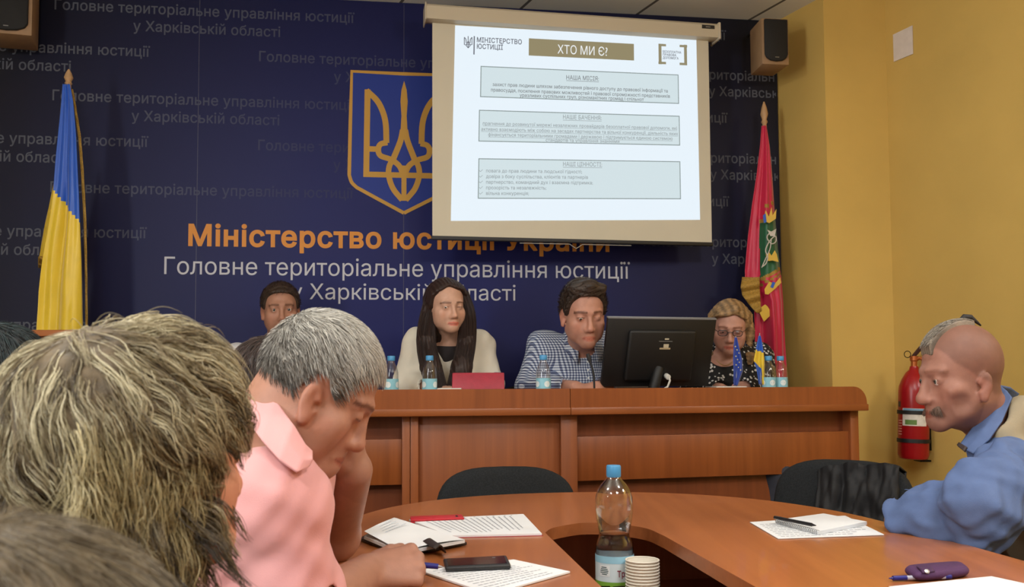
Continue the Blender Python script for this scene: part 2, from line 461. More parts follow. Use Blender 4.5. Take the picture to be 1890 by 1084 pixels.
for pts, w in (([(160, 165), (153, 775)], 40), (curve([(152, 172), (222, 238), (262, 312), (284, 400), (290, 535)]), 40),
               (curve([(296, 532), (250, 545), (234, 582), (250, 625), (320, 650), (375, 690), (402, 745)]), 38), ([(165, 580), (235, 580)], 38), ([(134, 757), (410, 757)], 38),
               (curve([(345, 640), (312, 690), (306, 760), (335, 850), (398, 930)]), 38), (curve([(402, 440), (385, 520), (335, 650)], 6), 40)):
    ribbon(mb, pts, w, .0322, mirror=True)
ribbon(mb, [(410, 690), (410, 935)], 34, .0322)
blade = [(412, 95), (392, 160), (385, 240), (392, 340), (386, 450), (410, 500)]
bl = [Vector(shp(*p)) for p in blade]; bl[0].x = 0; bl = bl + [Vector((-q.x, q.y)) for q in bl[::-1][1:-1]]
mb.add([wall(sS + q.x, zS + q.y, .0329) for q in bl], [tuple(range(len(bl)))])
mb.build('trident', mat('trident_gold_print', (196, 150, 66), .5, spec=.25), ban_t, smooth=0)

# ------------------------------------------------------------------ projection screen
PS = math.radians(10.5); SX = Vector((math.cos(PS), math.sin(PS), 0)); SN = Vector((math.sin(PS), -math.cos(PS), 0))
SP = at(1054, 240, 4.30)
def spix(u, v, off=0.0):
    p = atp(u, v, SP + SN * off, SN) - SP; return p.dot(SX), p.z + SP.z
def scr(s, z, off=0.0): return Vector((SP.x, SP.y, 0)) + SX * s + SN * off + Vector((0, 0, z))
a0, zt0 = spix(787, 8, .05); a1, zt1 = spix(1325.5, 40, .05); zb0 = spix(787, 34, .05)[1]
zt = (zt0 + zt1) / 2; zb = zt - .072
scn = thing('projection_screen', 'pulled-down white projection screen in a beige case showing a lit text slide', 'screen', scr(0, zt), PS)
mb = MB(); mb.prism([(-.045, zb + .012), (-.045, zt), (.04, zt), (.052, zt - .012), (.052, zb), (.0, zb)], a0, a1, lambda o_, z, s: scr(s, z, o_))
mb.build('case', mat('beige_metal_case', (196, 184, 160), .5), scn, smooth=30)
mb = MB()
mb.prism([(-.055, zb - .006), (.056, zb - .006), (.056, zt + .004), (-.05, zt + .004)], a1, a1 + .012, lambda o_, z, s: scr(s, z, o_))
m_ecap = mat('beige_plastic', (200, 188, 165), .45); mb.build('end_cap', m_ecap, scn, smooth=30, bevel=.004); mb = MB()
mb.prism([(-.055, zb - .006), (.056, zb - .006), (.056, zt + .004), (-.05, zt + .004)], a0 - .006, a0, lambda o_, z, s: scr(s, z, o_))
mb.build('end_cap', m_ecap, scn, smooth=30, bevel=.004)
mb = MB(); mb.prism([(a1 - .085, zt - .032), (a1 - .02, zt - .032), (a1 - .02, zt - .014), (a1 - .085, zt - .014)], .052, .054, lambda s, z, o_: scr(s, z, o_))
mb.build('maker_plate', mat('dark_plate', (38, 36, 34), .4), scn, smooth=0, bevel=.003)
mb = MB(); mb.prism([(a1 - .066, zt - .026), (a1 - .042, zt - .026), (a1 - .042, zt - .021), (a1 - .066, zt - .021)], .0541, .0545, lambda s, z, o_: scr(s, z, o_))
mb.build('plate_mark', mat('plate_mark', (130, 126, 118), .4), scn, smooth=0)
f0 = (spix(801, 36)[0] + spix(795, 440)[0]) / 2; f1 = (spix(1308, 62)[0] + spix(1313, 445)[0]) / 2; zl = (spix(795, 440)[1] + spix(1313, 445)[1]) / 2
mb = MB(); mb.prism([(f0, zl), (f1, zl), (f1, zb + .02), (f0, zb + .02)], -.0015, 0, lambda s, z, o_: scr(s, z, o_))
mb.build('fabric', mat('matt_white_screen_fabric', (205, 198, 178), .8, var=.02, scale=3), scn, smooth=0)
mb = MB(); mb.prism([(f0 - .004, zl - .016), (f1 + .004, zl - .016), (f1 + .004, zl + .002), (f0 - .004, zl + .002)], -.012, .008, lambda s, z, o_: scr(s, z, o_))
mb.build('bottom_bar', mat('black_bar', (24, 23, 24), .5), scn, smooth=30, bevel=.003)
mb = MB(); zz = zl - .018; sm = (f0 + f1) / 2
mb.tube([scr(sm - .27, zz - .004), scr(sm - .03, zz - .004), scr(sm - .02, zz - .012), scr(sm, zz - .024), scr(sm + .02, zz - .012), scr(sm + .03, zz - .004), scr(sm + .27, zz - .004)], .0022, 6)
mb.build('pull_handle', mat('pale_wire', (150, 146, 136), .4), scn)
# the lit slide
C4 = [spix(840, 47), spix(1285, 72), spix(1292, 406), spix(832, 408)]
def slide(x, y, off=.002):
    """x 0..1 to the right, y 0..1 downward on the lit picture"""
    q = [Vector((c[0], c[1])) for c in C4]
    p = (q[0] * (1 - x) + q[1] * x) * (1 - y) + (q[3] * (1 - x) + q[2] * x) * y
    return scr(p.x, p.y, off)
def lit(name, rgb, k=1.0): 
    m, nt, b = new_mat(name); b.inputs['Base Color'].default_value = (.05, .05, .05, 1); b.inputs['Roughness'].default_value = .9; b.inputs['Specular IOR Level'].default_value = 0
    b.inputs['Emission Color'].default_value = (*lin(rgb), 1); b.inputs['Emission Strength'].default_value = k
    return m
mb = MB(); mb.grid(lambda i, j: slide(i, j, .0012), 12, 12)
sl = mb.build('lit_slide', lit('projected_white', (226, 238, 247), 1.02), scn, smooth=0)
NAT = 1.333
# (px in the photograph -> slide coordinates by inverse bilinear)
def s_uv(u, v):
    x, y = .5, .5; tgt = Vector(spix(u, v)); q = [Vector(c) for c in C4]
    for _ in range(20):
        p = (q[0] * (1 - x) + q[1] * x) * (1 - y) + (q[3] * (1 - x) + q[2] * x) * y
        dx = (q[1] - q[0]) * (1 - y) + (q[2] - q[3]) * y; dy = (q[3] - q[0]) * (1 - x) + (q[2] - q[1]) * x
        e = tgt - p; det = dx.x * dy.y - dx.y * dy.x
        x += (e.x * dy.y - e.y * dy.x) / det; y += (dx.x * e.y - dx.y * e.x) / det
    return x, y
def s_rect(mb, u0, v0, u1, v1, off, m=0):
    (x0, y0), (x1, y1) = s_uv(u0, v0), s_uv(u1, v1)
    mb.add([slide(x0, y0, off), slide(x1, y0, off), slide(x1, y1, off), slide(x0, y1, off)], [(0, 1, 2, 3)], m)
    return x0, y0, x1, y1
def s_text(mb, body, u0, u1, v, cap_px, bold=0.0, m=0, under=False, serif=False):
    (x0, y0), (x1, _) = s_uv(u0, v), s_uv(u1, v); cap = s_uv(u0, v)[1] - s_uv(u0, v - cap_px)[1]
    vs, fs = text2d(body, 1, bold); a = min(q[0] for q in vs); c = max(q[0] for q in vs); k = (x1 - x0) / (c - a)
    mb.add([slide(x0 + (x - a) * k, y0 - y * cap / .728, .0024) for x, y in vs], fs, m)
    if under: mb.add([slide(x0, y0 + cap * .22, .0024), slide(x1, y0 + cap * .22, .0024), slide(x1, y0 + cap * .32, .0024), slide(x0, y0 + cap * .32, .0024)], [(0, 1, 2, 3)], m)
mb = MB(); s_rect(mb, 976, 71, 1170, 112, .0018)
mb.build('slide_heading_bar', lit('projected_olive', (140, 130, 98)), sl, smooth=0)
mb = MB(); s_text(mb, 'ХТО МИ Є?', 1029, 1121, 99, 16.5)
mb.build('slide_heading', lit('projected_heading_white', (236, 240, 242)), sl, smooth=0)
mfill, mline, mtext, mpale, mlogo = lit('projected_box_fill', (206, 222, 227)), lit('projected_box_line', (128, 142, 142)), lit('projected_text', (116, 122, 126)), lit('projected_pale_text', (146, 156, 160)), lit('projected_logo_grey', (96, 100, 112))
for (u0, v0, u1, v1) in ((887, 122, 1253, 192), (884, 203, 1255, 269), (883, 292.5, 1256.5, 368)):
    mb = MB(); x0, y0, x1, y1 = s_rect(mb, u0, v0, u1, v1, .0016, 0); t = .0045
    for (p0, q0, p1, q1) in ((x0, y0, x1, y0 + t), (x0, y1 - t, x1, y1), (x0, y0, x0 + t * .75, y1), (x1 - t * .75, y0, x1, y1)):
        mb.add([slide(p0, q0, .002), slide(p1, q0, .002), slide(p1, q1, .002), slide(p0, q1, .002)], [(0, 1, 2, 3)], 1)
    mb.build('slide_text_box', [mfill, mline], sl, smooth=0)
mb = MB()
s_text(mb, 'НАША МІСІЯ:', 1045, 1105, 147, 8, .01, 0, True)
for body, u0, u1, v in (('захист прав людини шляхом забезпечення рівного доступу до правової інформації та', 909, 1232, 157), ('правосуддя, посилення правових можливостей і правової спроможності представників', 906, 1236, 167), ('уразливих суспільних груп, різноманітних громад і спільнот', 959, 1188, 177)):
    s_text(mb, body, u0, u1, v + 2, 6.4, .012, 0)
s_text(mb, 'НАШЕ БАЧЕННЯ:', 1039, 1110, 220, 8, .01, 1, True)
for body, u0, u1, v in (('прагнення до розвинутої мережі незалежних провайдерів безоплатної правової допомоги, які', 891, 1249, 231), ('активно взаємодіють між собою на засадах партнерства та вільної конкуренції, діяльність яких', 888, 1251, 241.5), ('фінансується територіальними громадами і державою і підтримується єдиною системою', 901, 1241, 251.5), ('стандартів та управління знаннями', 1007, 1143, 261.5)):
    s_text(mb, body, u0, u1, v, 6.2, .012, 1, True)
s_text(mb, 'НАШІ ЦІННОСТІ:', 1039, 1111, 307, 8, .01, 1, True)
for i, (body, u1) in enumerate((('повага до прав людини та людської гідності;', 1074), ('довіра з боку суспільства, клієнтів та партнерів', 1085), ('партнерство, командний дух і взаємна підтримка;', 1094), ('прозорість та незалежність;', 1008), ('вільна конкуренція;', 976))):
    s_text(mb, body, 897, u1, 318.5 + 10.4 * i, 6.4, .012, 1); s_text(mb, '✓', 884, 891, 318.5 + 10.4 * i, 7, 0, 1)
mb.build('slide_paragraphs', [mtext, mpale], sl, smooth=0)
mb = MB()
s_text(mb, 'МІНІСТЕРСТВО', 880, 963, 78, 9, .02); s_text(mb, 'ЮСТИЦІЇ', 880, 928, 90, 9, .02)
s_rect(mb, 874.2, 67, 875.8, 101, .0022)
def s_rib(pts, w):
    P = [Vector(s_uv(*p)) for p in pts]
    for a, c in zip(P[:-1], P[1:]):
        t = (c - a).normalized(); n = Vector((-t.y, t.x)) * w; mb.add([slide(*q, .0023) for q in (a + n, c + n, c - n, a - n)], [(0, 1, 2, 3)])
for sg in (1, -1):
    for pts in ([(864, 67), (864, 88)], [(864 - 7 * sg, 69), (864 - 7 * sg, 83), (864, 83)], [(864 - 7 * sg, 69), (864 - 4 * sg, 73), (864 - 3.4 * sg, 80)], [(864, 76), (864 - 4 * sg, 84), (864, 89)]):
        s_rib(pts, .0016)
mb.build('slide_ministry_logo', mlogo, sl, smooth=0)
m_brk = lit('projected_bracket_olive', (140, 132, 104))
for rs in (((1215, 81, 1221, 119), (1215, 81, 1229, 86), (1215, 114, 1229, 119)), ((1262, 83, 1268, 121), (1254, 83, 1268, 88), (1254, 116, 1268, 121))):
    mb = MB()
    for q_ in rs: s_rect(mb, *q_, .0022)
    mb.build('slide_bracket', m_brk, sl, smooth=0)
mb = MB()
for i, (t_, u1) in enumerate((('БЕЗОПЛАТНА', 1257), ('ПРАВОВА', 1248), ('ДОПОМОГА', 1252))): s_text(mb, t_, 1223, u1, 97.5 + 5.6 * i, 4.2, .02)
mb.build('slide_bracket_lettering', mlogo, sl, smooth=0)
SCR_LAMP = None

# ------------------------------------------------------------------ wall things
def loudspeaker(label, u, v, Y, yaw, w=.135, h=.225, d=.165):
    """u,v = bottom centre of the grille front"""
    p = at(u, v, Y); t = thing('loudspeaker', label, 'speaker', p, yaw)
    M = W(t)
    def L(x, y, z): return M @ Vector((x, y, z))
    mb = MB(); mb.prism([(-w / 2, 0), (w / 2, 0), (w / 2 * .86, d), (-w / 2 * .86, d)], 0, h, lambda a, b_, z: L(a, b_, z))
    mb.build('cabinet', mat('brown_speaker_box', (150, 118, 84), .6, var=.08, scale=20), t, bevel=.004)
    mb = MB(); gw, z0, z1 = w * .43, .012, h - .008
    prof = [(-gw, z1)] + [(-gw, z0 + .035), (-gw * .85, z0 + .016), (-gw * .5, z0 + .004), (0, z0), (gw * .5, z0 + .004), (gw * .85, z0 + .016), (gw, z0 + .035)] + [(gw, z1)]
    mb.prism(prof, -.016, .0, lambda a, z, y: L(a, y, z))
    mb.build('grille', mat('black_grille', (17, 17, 18), .7, bump=.6, bscale=500), t, bevel=.006, smooth=50)
    mb = MB(); mb.box(L(0, -.0165, z0 + .018), (.02, .002, .004), Matrix.Rotation(yaw, 3, 'Z')); mb.build('badge', mat('silver_badge', (150, 150, 150), .3, 1), t)
    mb = MB(); mb.tube([L(0, d * .7, h), L(0, d * .7, h + .03), L(0, d + .05, h + .035), L(0, d + .16, h + .035)], .008, 8); mb.build('bracket', mat('dark_metal', (40, 38, 36), .5, .6), t)
    return t
loudspeaker('beige-sided black speaker under the ceiling at the right edge of the navy backdrop', 1432, 119, 4.33, math.radians(8))
loudspeaker('brown-framed black speaker hanging at the top left corner above the blue and yellow flag', 12, 62, 3.95, math.radians(16), w=.2, h=.34, d=.2)

# white sheet on the right wall
def rw(u, v, off=0.0):
    n = Vector((SIDE.y, -SIDE.x, 0)); n = -n if n.x > 0 else n
    return atp(u, v, P2 + n * off, n)
RN = Vector((SIDE.y, -SIDE.x, 0)); RN = -RN if RN.x > 0 else RN
q = [rw(1648, 64, .006), rw(1683.5, 47, .006), rw(1684.5, 99.5, .006), rw(1649.5, 114, .006)]
mb = MB(); mb.add(q + [x - RN * .004 for x in q], [(0, 1, 2, 3), (7, 6, 5, 4), (0, 4, 5, 1), (1, 5, 6, 2), (2, 6, 7, 3), (3, 7, 4, 0)])
tag(mb.build('paper_notice', mat('white_notice_paper', (222, 212, 205), .7, var=.05, scale=25), smooth=0, origin=q[3]), 'small blank-looking white sheet fixed high on the yellow right wall', 'notice')
# ================================================================== PRESIDIUM COUNTER
m_wred = wood('red_brown_veneer', (124, 64, 27), (152, 83, 38), 'Z', rough=.38, fine=38)
m_wlip = wood('light_veneer_edge', (132, 70, 32), (152, 86, 42), 'X', rough=.35, fine=40)
m_wtop = wood('desk_top_veneer', (150, 88, 50), (172, 106, 62), 'X', rough=.3, fine=30)
CJ = at(1050, 740, 3.45)                         # joint of the two straight lengths of the counter
PB = math.radians(14.6); EXB = Vector((math.cos(PB), math.sin(PB), 0)); ENB = Vector((math.sin(PB), -math.cos(PB), 0))
def ctr(seg):
    e, n = (EX, EN) if seg == 0 else (EXB, ENB)
    return lambda s, z, o=0.0: Vector((CJ.x, CJ.y, 0)) + e * s + n * o + Vector((0, 0, z))
def cz(v, Y=3.45): return at(1050, v, Y).z
Z_T, Z_G, Z_L, Z_F, Z_P = cz(717.5), cz(752.5), cz(766), cz(808), cz(891)
DESK = Z_T - .07
def s_of(px, v, seg, off=0):
    f = ctr(seg); n = EN if seg == 0 else ENB
    p = atp(px, v, f(0, 0, off), n); return (p - f(0, 0, off)).dot(EX if seg == 0 else EXB)
SL, SR = -1.32, s_of(1600, 735, 1, .02)
cnt = thing('presidium_counter', 'long reddish wooden presidium counter with recessed front panels and a rounded right corner', 'counter', (CJ.x, CJ.y, 0), PSI)
# front upstand board
mb = MB(); A, B = ctr(0), ctr(1); R = .06
mb.prism([(SL, Z_G), (0, Z_G), (0, Z_T), (SL, Z_T)], -.02, .02, A)
arc = [(SR - R + R * math.sin(t), Z_T - R * 1.1 + R * 1.1 * math.cos(t)) for t in [i * PI / 16 for i in range(9)]]
mb.prism([(0, Z_G), (SR, Z_G)] + arc[::-1] + [(0, Z_T)], -.02, .02, B)
mb.build('upstand', m_wred, cnt, smooth=30)
mb = MB()
mb.prism([(SL, Z_L), (.002, Z_L), (.002, Z_G), (SL, Z_G)], -.02, .026, A)
mb.prism([(.0, Z_L), (SR + .004, Z_L), (SR + .004, Z_G), (.0, Z_G)], -.02, .026, B)
mb.build('front_lip', m_wlip, cnt, smooth=30, bevel=.003)
# desk top behind the upstand
mb = MB(); dp = .42
mb.prism([(A(SL, 0, -.02)), (A(0, 0, -.02)), (B(SR - .01, 0, -.02)), (B(SR - .01, 0, -dp)), (A(0, 0, -dp)), (A(SL, 0, -dp))], DESK - .03, DESK, lambda a, b_, h: Vector((a, b_, h))) if False else None
P6 = [A(SL, 0, -.02), A(0, 0, -.02), B(SR - .01, 0, -.02), B(SR - .01, 0, -dp), A(.02, 0, -dp), A(SL, 0, -dp)]
mb.prism([(p.x, p.y) for p in P6], DESK - .03, DESK, lambda a, b_, h: Vector((a, b_, h)))
mb.build('desk_top', m_wtop, cnt, smooth=0)
# carcass (recessed dark back panel of the front)
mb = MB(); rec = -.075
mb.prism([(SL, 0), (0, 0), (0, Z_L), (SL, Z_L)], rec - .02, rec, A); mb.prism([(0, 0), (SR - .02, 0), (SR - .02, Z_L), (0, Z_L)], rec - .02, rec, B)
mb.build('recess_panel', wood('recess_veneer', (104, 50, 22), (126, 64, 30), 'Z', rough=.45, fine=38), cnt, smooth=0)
# raised panels
def panel(seg, s0, s1, z0, z1, o0, o1, m=m_wred, nm='front_panel'):
    mb = MB(); mb.prism([(s0, z0), (s1, z0), (s1, z1), (s0, z1)], o0, o1, ctr(seg)); return mb.build(nm, m, cnt, smooth=30, bevel=.0015)
sp1a, sp1b = s_of(742, 830, 0, -.03), s_of(772, 830, 0, -.03); sp2a, sp2b = s_of(1035, 830, 0, -.03), s_of(1065, 830, 0, -.03)
panel(0, sp1b, sp2a, 0, Z_L, rec, -.048)                                  # plain middle panel
panel(0, sp1a, (sp1a + sp1b) / 2 - .001, 0, Z_L, rec, -.022, nm='pilaster'); panel(0, (sp1a + sp1b) / 2 + .001, sp1b, 0, Z_L, rec, -.022, nm='pilaster')
panel(0, sp2a, sp2b, 0, Z_L, rec, -.022, nm='pilaster')
panel(0, SL + .03, sp1a, Z_P, Z_F, rec, -.034); panel(1, sp2b + .0, SR - .05, Z_P, Z_F, rec, -.034)
panel(1, SR - .05, SR - .012, 0, Z_L, rec - .3, -.022, nm='end_panel'); panel(0, SL, SL + .03, 0, Z_L, rec - .3, -.022, nm='end_panel')

# small wooden lectern edge left of the audience (behind the blue and yellow flag)
lq = at(88, 609, 3.5)
lec = thing('lectern', 'small wooden lectern barely visible below the blue and yellow flag at left', 'lectern', (lq.x, lq.y + .12, PLAT))
mb = MB(); mb.box((lq.x + .05, lq.y + .15, lq.z - .012), (.34, .3, .024)); mb.build('top', m_wtop, lec, bevel=.003)
mb = MB(); mb.box((lq.x + .05, lq.y + .16, (lq.z - .024 + PLAT) / 2), (.28, .24, lq.z - .024 - PLAT)); mb.build('body', m_wred, lec, bevel=.003)

# ================================================================== MEETING TABLE
m_tab = wood('table_veneer', (146, 84, 44), (176, 106, 58), 'Y', rotz=PSI, rough=.3, fine=26, coat=.15)
m_tedge = wood('table_edge', (142, 82, 46), (160, 96, 56), 'X', rough=.35)
TT = .737
TC = Vector((.236, 2.2, 0)); TY = Vector((-EX.y, EX.x, 0)) * -1      # TY points to the camera along the table
def tab(a, b_, h): return TC + EX * a - TY * b_ + Vector((0, 0, h))    # a across, b away from the camera
def troot(p):
    d = Vector(p) - TC; return d.dot(EX), -d.dot(TY)
outer = []
HWl, HWr = .66, .665
for i in range(41):
    t = PI * i / 40; w = HWr if math.cos(t) > 0 else HWl
    outer.append((w * math.copysign(abs(math.cos(t)) ** .9, math.cos(t)), -.12 + .80 * math.sin(t) ** .85))
outer = [(HWr, -1.55)] + outer + [(-HWl, -1.55)]
hl = [troot(atz(*q, TT)) for q in ((1003.6, 981), (1110, 1084))]; hr = [troot(atz(*q, TT)) for q in ((1241, 995), (1388, 1084))]
hx0 = (hl[0][0] + hl[1][0]) / 2; hx1 = (hr[0][0] + hr[1][0]) / 2
hy = troot(atz(1110, 966, TT))[1]
hole = [(hx0, -1.15), (hx0, hl[0][1] - .02)] + curve([(hx0, hl[0][1] - .02), (hx0 + .03, hl[0][1] + .045), (hx0 + .09, hy), ((hx0 + hx1) / 2, hy + .01), (hx1 - .07, hy - .01), (hx1 - .012, hy - .09), (hx1, hy - .2)], 6) + [(hx1, -1.15)]
tbl = thing('conference_table', 'long oval wooden conference table with a hollow slot down its middle', 'table', (TC.x, TC.y, 0), PSI)
me = bpy.data.meshes.new('table_top'); bm = bmesh.new()
def ring(pts, z): return [bm.verts.new(tab(a, b_, z)) for a, b_ in pts]
TH = .028; no, nh = len(outer), len(hole)
from mathutils.geometry import delaunay_2d_cdt
pin = [Vector(p) for p in outer + hole]
ed = [(i, (i + 1) % no) for i in range(no)] + [(no + i, no + (i + 1) % nh) for i in range(nh)]
vs, _, fs, _, _, _ = delaunay_2d_cdt(pin, ed, [], 0, 1e-6)
def inpoly(p, q):
    r = False
    for i in range(len(q)):
        a, b_ = q[i - 1], q[i]
        if (a[1] > p.y) != (b_[1] > p.y) and p.x < (b_[0] - a[0]) * (p.y - a[1]) / (b_[1] - a[1]) + a[0]: r = not r
    return r
keep = []
for f in fs:
    c = sum((Vector(vs[i]) for i in f), Vector((0, 0))) / len(f)
    if inpoly(c, outer) and not inpoly(c, hole): keep.append(f)
mb = MB(); nv = len(vs)
mb.add([tab(p.x, p.y, TT) for p in vs] + [tab(p.x, p.y, TT - TH) for p in vs], [tuple(f) for f in keep] + [tuple(nv + i for i in f[::-1]) for f in keep], 0)
for poly in (outer, hole):
    n = len(poly)
    mb.add([tab(a, b_, TT) for a, b_ in poly] + [tab(a, b_, TT - TH) for a, b_ in poly], [(i, (i + 1) % n, n + (i + 1) % n, n + i) for i in range(n)], 1)
mb.build('table_top', [m_tab, m_tedge], tbl, smooth=35)
SHELF = .556
mb = MB(); mb.prism([(-.4, -1.15), (.5, -1.15), (.5, .26), (-.4, .26)], SHELF - .02, SHELF, tab); mb.build('lower_shelf', m_wtop, tbl, smooth=0, bevel=.002)
mb = MB(); mb.prism([(-.4, .24), (.5, .24), (.5, .26), (-.4, .26)], 0, TT - TH, tab); mb.build('end_board', wood('board_veneer', (140, 74, 46), (164, 92, 58), 'Z', rough=.45), tbl, smooth=0)
for a in (-.42, .50):
    mb = MB(); mb.prism([(a, -1.2), (a + .022, -1.2), (a + .022, .27), (a, .27)], 0, TT - TH, tab); mb.build('side_board', m_wred, tbl, smooth=0)

# ================================================================== CHAIRS
m_fab = mat('black_chair_fabric', (40, 42, 44), .95, var=.25, scale=220, bump=.5, bscale=700, spec=.2)
m_fmet = mat('black_chair_metal', (20, 20, 21), .35, .7)
def make_chair(label):
    t = thing('stacking_chair', label, 'chair', (0, 0, 0), 0)      # faces +Y
    def oval(w, h, e=.5): return [(w * math.copysign(abs(math.cos(a)) ** e, math.cos(a)), h * math.copysign(abs(math.sin(a)) ** e, math.sin(a))) for a in [2 * PI * i / 40 for i in range(40)]]
    mb = MB()
    def bk(a, b_, h):        # backrest: a across, b up, h thickness; curved round the sitter
        return Vector((a * (1 - .12 * (b_ + .16) / .32), -.235 + h - .05 * (b_ + .16) / .32 + .35 * a * a, .655 + b_))
    o = oval(.25, .15, .62)
    for k, (sc, hh) in enumerate(((.80, -.030), (.95, -.024), (1, -.010), (1, .010), (.95, .022), (.80, .028))):
        mb.add([bk(a * sc, b_ * sc, hh) for a, b_ in o], [])
    n = 40; fs = [(k * n + i, k * n + (i + 1) % n, (k + 1) * n + (i + 1) % n, (k + 1) * n + i) for k in range(5) for i in range(n)] + [tuple(range(n))[::-1], tuple(range(5 * n, 6 * n))]
    mb.add([], [], 0); mb.f = fs; mb.m = [0] * len(fs)
    mb.build('backrest', m_fab, t, smooth=50)
    mb = MB(); o = oval(.225, .21, .6)
    for sc, z in ((.86, .415), (.98, .425), (1, .445), (.97, .462), (.82, .472)): mb.add([Vector((a * sc, b_ * sc + .02, z)) for a, b_ in o], [])
    mb.f = [(k * n + i, k * n + (i + 1) % n, (k + 1) * n + (i + 1) % n, (k + 1) * n + i) for k in range(4) for i in range(n)] + [tuple(range(n))[::-1], tuple(range(4 * n, 5 * n))]; mb.m = [0] * len(mb.f)
    mb.build('seat', m_fab, t, smooth=50)
    for sx in (-1, 1):
        mb = MB(); mb.tube([Vector((sx * .2, -.26, .012)), Vector((sx * .2, -.215, .42)), Vector((sx * .19, -.235, .55)), Vector((sx * .17, -.25, .64))], .011, 8); mb.build('rear_leg', m_fmet, t)
        mb = MB(); mb.tube([Vector((sx * .215, .25, .012)), Vector((sx * .205, .19, .30)), Vector((sx * .2, .12, .405)), Vector((sx * .2, -.21, .41))], .011, 8); mb.build('front_leg', m_fmet, t)
    return t
chair = make_chair('empty black fabric chair at the far end of the oval table before the counter')
p = at(936, 885, 3.05); chair.location = (p.x + .03, 2.82, -.008); chair.rotation_euler = (0, 0, PI + PSI); chair['group'] = 'black fabric chairs'
c2 = copy_tree(chair); p = at(1552, 905, 3.15); c2.location = (p.x - .13, 2.97, 0); c2.rotation_euler = (0, 0, PI - .62)
c2['label'] = 'black fabric chair with a dark jacket on it, beside the man in blue'
c3 = copy_tree(chair); p = at(1010, 700, 4.27); c3.location = (p.x, 4.20, PLAT); c3.rotation_euler = (0, 0, PI + PSI); c3['label'] = 'dark chair behind the man in the checked shirt at the presidium'

# dark jacket thrown over the second chair
def jacket():
    M = W(c2); t = MB()
    def f(i, j):
        a = -.19 + .27 * i; s = j                                  # a across the back, s from behind the top edge down the front
        w = .030 * mnoise.noise((i * 4 + 2, j * 5, 3)) + .014 * mnoise.noise((i * 11, j * 9 + 4, 7)) + .006 * mnoise.noise((i * 25, j * 23, 1))
        top = .80 - .55 * (a * 1.15) ** 2 - .05 * i
        if s < .25: y, z = -.325 + .35 * a * a - .012, top - .06 * (1 - s / .25)
        else:
            q = (s - .25) / .75; y = -.325 + .35 * a * a + .085 + .05 * q + .02 * math.sin(PI * q); z = top + .02 * math.cos(PI * min(1, q * 2)) - .26 * q - .05 * i * q
        return M @ Vector((a, y + w, z + w * .6 + .004))
    t.grid(f, 44, 40)
    o = t.build('jacket', mat('black_nylon', (20, 20, 23), .7, var=.2, scale=40), smooth=80, origin=M @ Vector((-.05, -.3, .8)), solid=.006)
    tag(o, 'crumpled black jacket draped over the chair back beside the man in blue', 'jacket')
jacket()

# ================================================================== STANDING FLAGS
m_pole = mat('pale_wood_pole', (188, 150, 108), .5, var=.1, scale=20); m_gold = mat('gold_fringe', (164, 128, 52), .7, var=.3, scale=150, bump=.6, bscale=400)
def satin(name, rgb): 
    m = mat(name, rgb, .38, spec=.4, sheen=.3, var=.04, scale=14); return m
m_ub, m_uy, m_red, m_gr = satin('blue_satin', (26, 84, 186)), satin('yellow_satin', (222, 190, 48)), satin('crimson_satin', (196, 22, 66)), satin('green_satin', (22, 92, 58))
def flag(label, Y, tip, pole_top, rows, mats, paint, folds, amp=.05, seed=0):
    """rows: (v, u_left, u_right) of the hanging cloth, top to bottom in photo pixels"""
    base = at(tip[0], tip[1], Y); t = thing('standing_flag', label, 'flag', (base.x, Y, PLAT))
    zt_ = base.z; zp = at(pole_top[0], pole_top[1], Y).z
    mb = MB(); h = zt_ - zp
    mb.lathe([(.009, zp), (.011, zp + h * .1), (.016, zp + h * .18), (.011, zp + h * .28), (.019, zp + h * .5), (.012, zp + h * .78), (.003, zt_)], 16, (base.x, Y, 0)); mb.build('finial', m_pole, t)
    mb = MB(); mb.tube([Vector((base.x, Y, PLAT + .03)), Vector((base.x, Y, zp + .005))], .0115, 12); mb.build('pole', m_pole, t)
    mb = MB(); mb.lathe([(.13, PLAT), (.13, PLAT + .012), (.03, PLAT + .03), (.016, PLAT + .09)], 24, (base.x, Y, 0)); mb.build('base', m_fmet, t)
    V = [at(0, r[0], Y).z for r in rows]
    def cloth(i, j):
        k = j * (len(rows) - 1); q = min(int(k), len(rows) - 2); w = k - q
        r0, r1 = rows[q], rows[q + 1]; v = r0[0] * (1 - w) + r1[0] * w; ul = r0[1] * (1 - w) + r1[1] * w; ur = r0[2] * (1 - w) + r1[2] * w
        p = at(ul + (ur - ul) * i, v, Y); g = min(1, .15 + j * 1.1)
        y = -amp * g * (.7 * math.sin(PI * i) + .5 * math.sin(folds * PI * 2 * i + seed + 1.2 * j) + .18 * math.sin(folds * PI * 5 * i + 3 * j + seed) + .9 * mnoise.noise((i * 3 + seed, j * 4, 0)) * .5)
        return p + Vector((0, y - .015, 0)), (v, ul + (ur - ul) * i)
    nu, nv_ = 46, 90; mb = MB()
    mb.grid(lambda i, j: cloth(i, j)[0], nu, nv_)
    for j in range(nv_):
        for i in range(nu):
            v, u = cloth((i + .5) / nu, (j + .5) / nv_)[1]; mb.m[j * nu + i] = paint(u, v)
    mb.build('cloth', mats, t, smooth=80, solid=.003)
    return t, cloth
